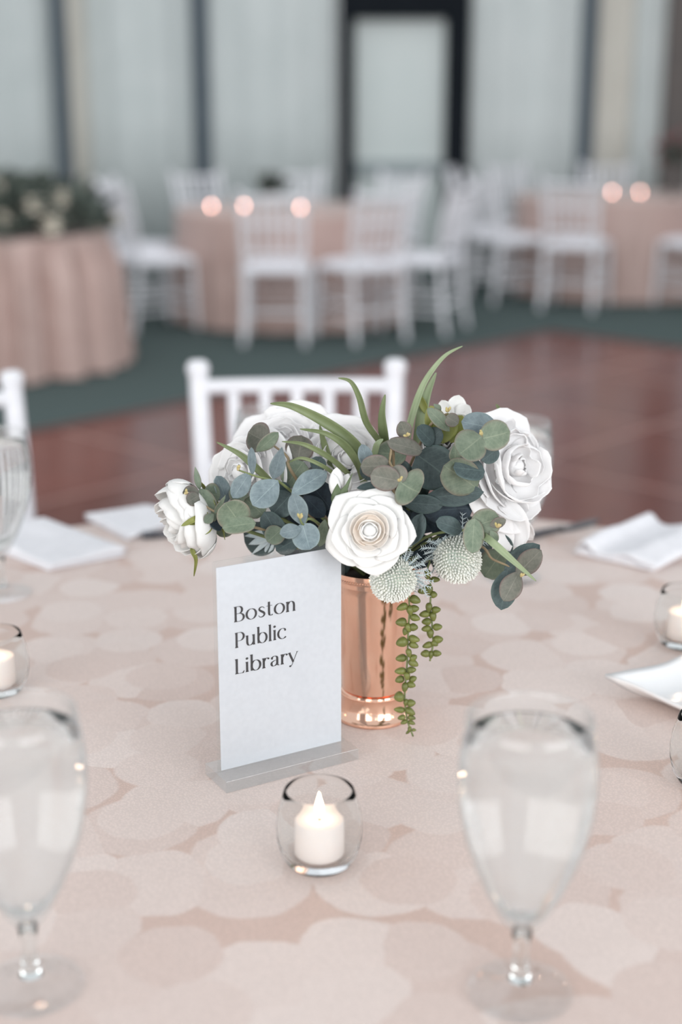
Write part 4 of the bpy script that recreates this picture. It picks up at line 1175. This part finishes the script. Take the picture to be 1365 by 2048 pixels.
# white peony on the right, facing out to the right and toward us
pc = P(z2, 1075, 665, .03)
bloom('peony', 'large ruffled white peony leaning out beside the high eucalyptus', 'peony', pc, V((0.62, -0.68, 0.40)), 0.050, PL, [M['peony']], 0.07, 21, jit=0.2, hw_scale=1.15, dp=0.35, core=(0.16, 0.2), base_r=0.3, base_d=0.45)
po = empty('peony', P(z2, 1020, 960, .02), label='white drooping peony half hidden under the large ruffled one', cat='peony')
og = P(z2, 1020, 960, .02)
for (x0, y0, f0, x1, y1, f1, w, rl2) in ((950, 810, .03, 1120, 1085, .055, 210, 10), (900, 830, .04, 1060, 1105, .06, 150, -20), (1010, 830, .02, 1145, 900, .04, 120, 20), (1000, 840, .01, 1165, 1060, .02, 140, 30)):
    a, b_ = P(z2, x0, y0, f0), P(z2, x1, y1, f1)
    leaf(po, og, a, b_, w / 2.625 / 1930, M['peony'], 'obov', roll=rl2, cup_=.2, bend=.1, name='petal', wavy=.02)
MB().tube([P(z2, 930, 830, .03) - og, MOUTH - og], 0.0018, 6).build('stalk', M['stem_green'], po)
LL = [(3, .20, .36, 1.15, -.08), (3, .34, .36, 1.1, -.07), (4, .50, .32, 1.0, -.05), (4, .68, .24, .92, -.03), (5, .86, .10, .85, .03), (5, 1.02, -.06, .8, .06)]
# left white flowers behind leaves
bloom('peony', 'large white peony behind the eucalyptus in front of the chair spindles', 'peony', P(z1, 880, 720, -.005), V((-0.20, -0.72, 0.66)), 0.056, LL, [M['peony']], 0.04, 31, jit=0.13, dp=0.3, core=(0.17, 0.33), base_r=0.42, base_d=0.26)
bloom('peony', 'white peony low behind the slim blue eucalyptus sprig', 'peony', P(z1, 615, 875, .02), V((-0.55, -0.75, 0.40)), 0.046, LL, [M['peony']], 0.04, 33, jit=0.13, dp=0.3, core=(0.17, 0.33), base_r=0.42, base_d=0.26)
# side-facing rose at the far left end
CR = [(3, .20, .60, 1.6, -.02), (4, .36, .60, 1.6, .0), (4, .52, .56, 1.5, .03), (5, .66, .46, 1.5, .06), (5, .76, .30, 1.45, .10)]
bloom('rose', 'white half-open rose facing sideways at the end of the arrangement', 'rose', P(z1, 262, 1150, .06), V((-0.82, -0.40, -0.30)), 0.0470, CR, [M['rose']], 0.03, 41, calyx=M['sepal'], hw_scale=1.05)
# white blossom behind grass, centre
bloom('peony', 'white blossom between grass blades and the closed bud', 'peony', P(z2, 190, 640, .01), V((0.15, -0.8, 0.5)), 0.047, LL, [M['peony']], 0.03, 51, jit=0.13, dp=0.3, core=(0.17, 0.33), base_r=0.42, base_d=0.26)
bloom('peony', 'small white bloom with frilled petals under the pale eucalyptus tip', 'peony', P(z2, 700, 545, .02), V((0.1, -0.8, 0.5)), 0.026, CR, [M['peony']], 0.06, 53)
# small white flower at the top with yellow-green calyx
og = P(z2, 745, 420, .0)
tb = empty('rose', og, label='small white rose opening above a yellow-green calyx at the top', cat='rose')
for (x0, y0, f0, x1, y1, f1, w, rl2) in ((735, 425, .0, 693, 318, .005, 75, 0), (755, 420, .0, 785, 290, .0, 100, 10), (765, 425, .0, 838, 345, .005, 90, -15), (755, 430, .01, 835, 415, .02, 75, 20), (750, 430, -.005, 745, 320, -.015, 110, 0)):
    leaf(tb, og, P(z2, x0, y0, f0), P(z2, x1, y1, f1), w / 2.625 / 1900, M['rose'], 'obov', roll=rl2, cup_=.25, bend=.05, name='petal')
for (x0, y0, f0, x1, y1, f1, w) in ((700, 545, .035, 635, 345, .03, 110), (740, 540, .035, 800, 395, .03, 120), (700, 545, .04, 725, 385, .04, 120), (620, 400, .0, 570, 285, .0, 40), (760, 520, .03, 835, 412, .02, 80), (680, 545, .035, 690, 400, .035, 120)):
    leaf(tb, og, P(z2, x0, y0, f0), P(z2, x1, y1, f1), w / 2.625 / 1900, M['sepal'], 'obov', name='sepal', cup_=.25)
MB().tube([P(z2, 700, 545, .03) - og, MOUTH - og], 0.002, 6).build('stalk', M['stem_green'], tb)
og = P(z1, 390, 1195, .08)
ls = empty('rose_leaf', og, label='olive sepals hooked under the side-facing rose', cat='leaf')
for (x0, y0, f0, x1, y1, f1, w) in ((400, 1170, .085, 318, 1255, .10, 90), (395, 1215, .085, 262, 1350, .09, 42), (380, 1120, .09, 205, 1208, .105, 36), (400, 1140, .085, 250, 1195, .10, 50)):
    leaf(ls, og, P(z1, x0, y0, f0), P(z1, x1, y1, f1), w / 3.25 / 1950, M['sepal'], 'obov', name='sepal', cup_=.2)
MB().tube(catmull([P(z1, 395, 1185, .085) - og, P(z1, 600, 1230, .06) - og, MOUTH - og], 5), 0.0018, 6).build('stalk', M['stem_green'], ls)
# closed white bud with green sepals
bc = P(z1, 1245, 960, .09)
bd = empty('rosebud', bc, label='closed white bud in pointed green sepals behind the open rose', cat='rosebud')
for (x0, y0, x1, y1, w, f) in ((1215, 1040, 1215, 830, 95, .09), (1240, 1040, 1290, 870, 85, .085), (1225, 1045, 1190, 870, 70, .095)):
    leaf(bd, bc, P(z1, x0, y0, f), P(z1, x1, y1, f), w / 3.25 / 1950, M['rose'], 'obov', cup_=-.3, name='petal')
for (x0, y0, x1, y1, w, f) in ((1215, 1090, 1220, 935, 70, .10), (1225, 1085, 1285, 930, 60, .10), (1220, 1090, 1320, 860, 26, .098)):
    leaf(bd, bc, P(z1, x0, y0, f), P(z1, x1, y1, f), w / 3.25 / 1950, M['sepal_dark'], 'lance', cup_=-.2, name='sepal')
MB().tube([P(z1, 1215, 1080, .095) - bc, MOUTH - bc], 0.0016, 6).build('stalk', M['stem_green'], bd)


# --- thistles
def thistle(label, c, axis, rx, rz, seed):
    rng = random.Random(seed); z = V(axis).normalized(); x = V((0, 0, 1)).cross(z).normalized(); y = z.cross(x); F = Matrix((x, y, z)).transposed()
    o = empty('sea_holly', c, label=label, cat='thistle', group='thistle heads under the roses')
    MB().ellipsoid((0, 0, 0), (rx * .86, rx * .86, rz * .86), F, 20, 14).build('head', M['thistle_core'], o)
    mb = MB(); n = 560; ga = math.pi * (3 - 5 ** .5)
    for i in range(n):
        h = 1 - 1.75 * (i + .5) / n
        r = math.sqrt(max(0, 1 - h * h)); a = i * ga
        d = V((r * math.cos(a) * rx, r * math.sin(a) * rx, h * rz)); nn = V((d.x / rx ** 2, d.y / rx ** 2, d.z / rz ** 2)).normalized()
        tip_d = (nn + V((rng.uniform(-.25, .25), rng.uniform(-.25, .25), 0.35 + rng.uniform(-.2, .2)))).normalized()
        b0 = d * 0.84; t1 = nn.cross(V((.3, .5, .8))).normalized(); t2 = nn.cross(t1)
        ln = rx * rng.uniform(.20, .28); wd = rx * 0.062
        vs_ = [F @ (b0 + (t1 * math.cos(q) + t2 * math.sin(q)) * wd) for q in (0, 1.57, 3.14, 4.71)]
        m_ = [F @ (b0 + tip_d * ln * .7 + (t1 * math.cos(q) + t2 * math.sin(q)) * wd * 0.9) for q in (0, 1.57, 3.14, 4.71)]
        mb.add(vs_ + m_ + [F @ (b0 + tip_d * ln)], [(0, 1, 5, 4), (1, 2, 6, 5), (2, 3, 7, 6), (3, 0, 4, 7), (4, 5, 8), (5, 6, 8), (6, 7, 8), (7, 4, 8)])
    f_ = mb.build('floret_spikes', M['thistle'], o, False); f_['kind'] = 'stuff'
    for k in range(26):
        a = 2 * math.pi * k / 26 + rng.uniform(-.1, .1)
        d1 = V((math.cos(a), math.sin(a), rng.uniform(-.6, .35))).normalized()
        b0 = V((math.cos(a) * rx * .7, math.sin(a) * rx * .7, -rz * .62))
        L_ = rx * rng.uniform(.6, 1.05)
        # toothed bract: spine with little side spikes
        pts = [b0, b0 + d1 * L_ * .5 + V((0, 0, rng.uniform(-.1, .15) * rx)), b0 + d1 * L_ + V((0, 0, rng.uniform(-.15, .35) * rx))]
        cs = [F @ p for p in catmull(pts, 4)]
        mb = MB().tube(cs, [rx * .055 * (1 - .85 * i / (len(cs) - 1)) for i in range(len(cs))], 5)
        for q in range(1, len(cs) - 1):
            for s in (-1, 1):
                sd = (F @ V((-math.sin(a) * s, math.cos(a) * s, rng.uniform(-.2, .5)))) + (F @ d1) * .8
                mb.tube([cs[q], cs[q] + sd.normalized() * L_ * .24], [rx * .028, rx * .004], 4)
        mb.build('bract', M['bract'], o)
    s0 = F @ V((0, 0, -rz * .8)); end = MOUTH - V(c)
    MB().tube(catmull([s0, s0 + F @ V((0, 0, -rz * .7)), end], 4), 0.0016, 6).build('stalk', M['stem_green'], o)


thistle('frosty round thistle head touching the copper rim under the open rose', P(z2, 440, 1255, .098), V((-0.62, -0.62, -0.42)), 0.0215, 0.0235, 3)
thistle('frosty round thistle head under the drooping peony, further from the copper rim', P(z2, 775, 1150, .080), V((0.35, -0.80, -0.42)), 0.0225, 0.0245, 4)
# pale thistle leaves low on the left
tl = empty('thistle_leaf', P(z1, 720, 1310, .03), label='pale frosty thistle leaves under the brown stemmed sprig', cat='leaf')
og = P(z1, 720, 1310, .03)
for (x0, y0, x1, y1, w) in ((800, 1250, 615, 1275, 50), (810, 1270, 655, 1400, 30), (820, 1260, 640, 1330, 60), (830, 1270, 740, 1400, 60)):
    leaf(tl, og, P(z1, x0, y0, .03), P(z1, x1, y1, .03), w / 3.25 / 1900, M['bract'], 'lance', wavy=.1)
MB().tube([P(z1, 815, 1258, .03) - og, MOUTH - og], 0.0014, 6).build('stalk', M['stem_green'], tl)


# --- hanging succulent strands
def strand(label, path, pearls, f0, f1, seed):
    rng = random.Random(seed); n = len(path)
    P3 = [P(z3, x, y, f0 + (f1 - f0) * i / (n - 1)) for i, (x, y) in enumerate(path)]
    og = P3[0]
    o = empty('hanging_succulent', og, label=label, cat='succulent', group='succulent strands hanging beside the copper cup')
    top = [MOUTH - og + V((0.02, -0.02, 0.004)), P3[0] + V((0, 0.004, 0.008)) - og]
    MB().tube(catmull(top + [p - og for p in P3], 5), 0.0010, 6).build('stem', M['stem_green'], o)
    px = (P3[0] - EYE).length / FPX / 4.4536
    for (x, y, ang, l, w) in pearls:
        # anchor on the stem at this height
        k = min(range(n - 1), key=lambda i: abs((path[i][1] + path[i + 1][1]) / 2 - y)); tt = max(0, min(1, (y - path[k][1]) / (path[k + 1][1] - path[k][1])))
        f = f0 + (f1 - f0) * (k + tt) / (n - 1) + rng.uniform(0.0, 0.004)
        c = P(z3, x, y, f) - og
        d = V((math.cos(R(ang)), -0.25, math.sin(R(ang)))).normalized()
        q = d.to_track_quat('Z', 'Y').to_matrix()
        MB().ellipsoid(c, (w / 2 * px, w / 2 * px, l / 2 * px), q, 12, 8, 0.28).build('bead_leaf', M['pearl'], o)


s1p = [(790, 640), (800, 800), (790, 950), (785, 1100), (780, 1250), (768, 1400), (758, 1540), (760, 1650), (785, 1800), (832, 1925)]
s1 = [(850, 710, -20, 105, 78), (735, 775, 200, 110, 66), (805, 805, -80, 95, 66), (845, 790, 10, 85, 70), (850, 870, -15, 95, 66), (725, 910, 180, 105, 82), (790, 960, -70, 90, 62), (838, 955, 0, 80, 72), (765, 990, -110, 80, 60), (840, 1060, -10, 110, 70), (730, 1088, 195, 110, 92), (838, 1115, -20, 95, 62), (795, 1185, -75, 85, 55), (725, 1230, 185, 105, 72), (835, 1225, 30, 75, 66), (835, 1275, -25, 100, 68), (718, 1345, 180, 110, 68), (820, 1335, 10, 85, 62), (778, 1390, -80, 80, 60), (712, 1420, 200, 90, 70), (830, 1415, 30, 80, 62), (815, 1468, -10, 85, 62), (760, 1490, 260, 95, 62), (705, 1575, 190, 95, 100), (768, 1625, 260, 70, 50), (815, 1630, 10, 85, 74), (710, 1690, 170, 110, 58), (805, 1705, -30, 110, 66), (728, 1760, 190, 75, 52), (820, 1760, -10, 75, 50), (750, 1800, 200, 70, 44), (820, 1805, -20, 70, 42), (800, 1865, 260, 60, 36), (840, 1870, 0, 45, 30), (785, 1890, 220, 50, 28)]
strand('long green succulent strand of bead leaves hanging down the copper cup', s1p, s1, .084, .066, 1)
s2p = [(960, 440), (985, 540), (990, 650), (985, 780), (1000, 900), (1000, 1000), (1010, 1100), (982, 1255)]
s2 = [(960, 485, -90, 90, 62), (1030, 530, 0, 85, 54), (910, 630, 190, 80, 66), (975, 625, -80, 105, 72), (1018, 665, 0, 62, 64), (972, 780, -95, 90, 62), (1038, 800, 10, 85, 66), (935, 838, 185, 105, 66), (1010, 860, -80, 90, 64), (950, 905, 180, 90, 68), (1050, 953, 10, 90, 66), (948, 968, 185, 90, 62), (985, 1012, -90, 90, 66), (1055, 1065, 10, 95, 76), (960, 1115, 195, 100, 60), (1025, 1100, -30, 70, 56), (938, 1190, 180, 85, 70), (1045, 1188, 0, 85, 62), (990, 1200, -90, 75, 54)]
strand('short green succulent strand hanging free beside the longer one', s2p, s2, .070, .066, 2)


# ================================================================== FAR FLOWERS
def leaf_mound(parent, n, fc, size, mat, seed, name='foliage'):
    rng = random.Random(seed); mb = MB()
    for _ in range(n):
        c = fc(rng)
        d = V((rng.uniform(-1, 1), rng.uniform(-1, 1), rng.uniform(-.4, 1))).normalized(); s = d.cross(V((rng.uniform(-1, 1), rng.uniform(-1, 1), rng.uniform(-1, 1)))).normalized()
        L_ = size * rng.uniform(.7, 1.3); w = L_ * .3; u = d.cross(s) * (w * .3)
        mb.add([c, c + d * L_ * .35 + s * w + u, c + d * L_ * .35 - s * w + u, c + d * L_ * .75 + s * w * .7 + u, c + d * L_ * .75 - s * w * .7 + u, c + d * L_, c + d * L_ * .4 - u, c + d * L_ * .75 - u],
               [(0, 1, 6), (0, 6, 2), (1, 3, 7, 6), (6, 7, 4, 2), (3, 5, 7), (7, 5, 4)])
    o = mb.build(name, mat, parent); o['kind'] = 'stuff'
    return o


gt = empty('flower_garland', (T1c.x, T1c.y, 0.7225), label='dark greenery heap with cream blossoms covering the small round table', cat='flowers')


def gfc(rng):
    a = rng.uniform(0, 6.28); r = 0.60 * math.sqrt(rng.random()); h = 0.215 + 0.05 * math.sin(a * 3 + r * 9)
    return V((r * math.cos(a), r * math.sin(a), 0.03 + rng.uniform(0.01, 1) * h * (1 - 0.3 * (r / .55) ** 4)))


leaf_mound(gt, 1900, gfc, 0.08, M['foliage_far'], 5)
rng = random.Random(9)
for i in range(46):
    a = rng.uniform(math.pi * 0.95, math.pi * 2.05) if i < 34 else rng.uniform(0, 6.28); r = rng.uniform(.42, .63) if i < 34 else rng.uniform(0, .4)
    z_ = rng.uniform(.03, .21) if i < 34 else rng.uniform(.19, .25)
    bl = empty('blossom', (r * math.cos(a), r * math.sin(a), z_)); bl.parent = gt
    for k in range(6):
        b_ = 2 * math.pi * k / 6; d = V((math.cos(b_), -0.7, math.sin(b_))).normalized(); q = d.to_track_quat('Z', 'Y').to_matrix()
        MB().ellipsoid(d * 0.028, (0.024, 0.009, 0.032), q, 8, 5).build('petal', M['blossom_far'], bl)

p = at(543, 430, 9.5)
cv = empty('flower_vase', (p.x, p.y, T2z + 0.0005), label='small pale vase of dark foliage among the far candles', cat='vase')
MB().lathe([(0.001, 0.0), (0.032, 0.0), (0.030, 0.01), (0.026, 0.04), (0.034, 0.085), (0.036, 0.10), (0.034, 0.10), (0.001, 0.095)], 24).build('vase', M['porcelain'], cv)
leaf_mound(cv, 240, lambda r_: V((r_.gauss(0, .032), r_.gauss(0, .032), 0.115 + abs(r_.gauss(0, .042)))), 0.05, M['foliage_far'], 6)
p = at(1352, 300, 10.9)
rv = empty('flower_vase', (p.x, p.y, T2z + 0.0005), label='tall vase of burgundy blooms before the dark brown post', cat='vase')
MB().lathe([(0.001, 0.0), (0.05, 0.0), (0.045, 0.012), (0.018, 0.03), (0.020, 0.13), (0.036, 0.19), (0.034, 0.19), (0.001, 0.185)], 24).build('vase', M['post_dark'], rv)
leaf_mound(rv, 160, lambda r_: V((r_.gauss(0, .05), r_.gauss(0, .05), 0.24 + abs(r_.gauss(0, .09)))), 0.06, M['foliage_far'], 7)
for i in range(12):
    c = V((rng.gauss(0, .06), rng.gauss(-.03, .05), rng.uniform(.25, .46)))
    bl = empty('blossom', c); bl.parent = rv
    for k in range(6):
        b_ = 2 * math.pi * k / 6; d = V((math.cos(b_), -0.7, math.sin(b_))).normalized(); q = d.to_track_quat('Z', 'Y').to_matrix()
        MB().ellipsoid(d * 0.016, (0.015, 0.006, 0.020), q, 8, 5).build('petal', M['burgundy'], bl)
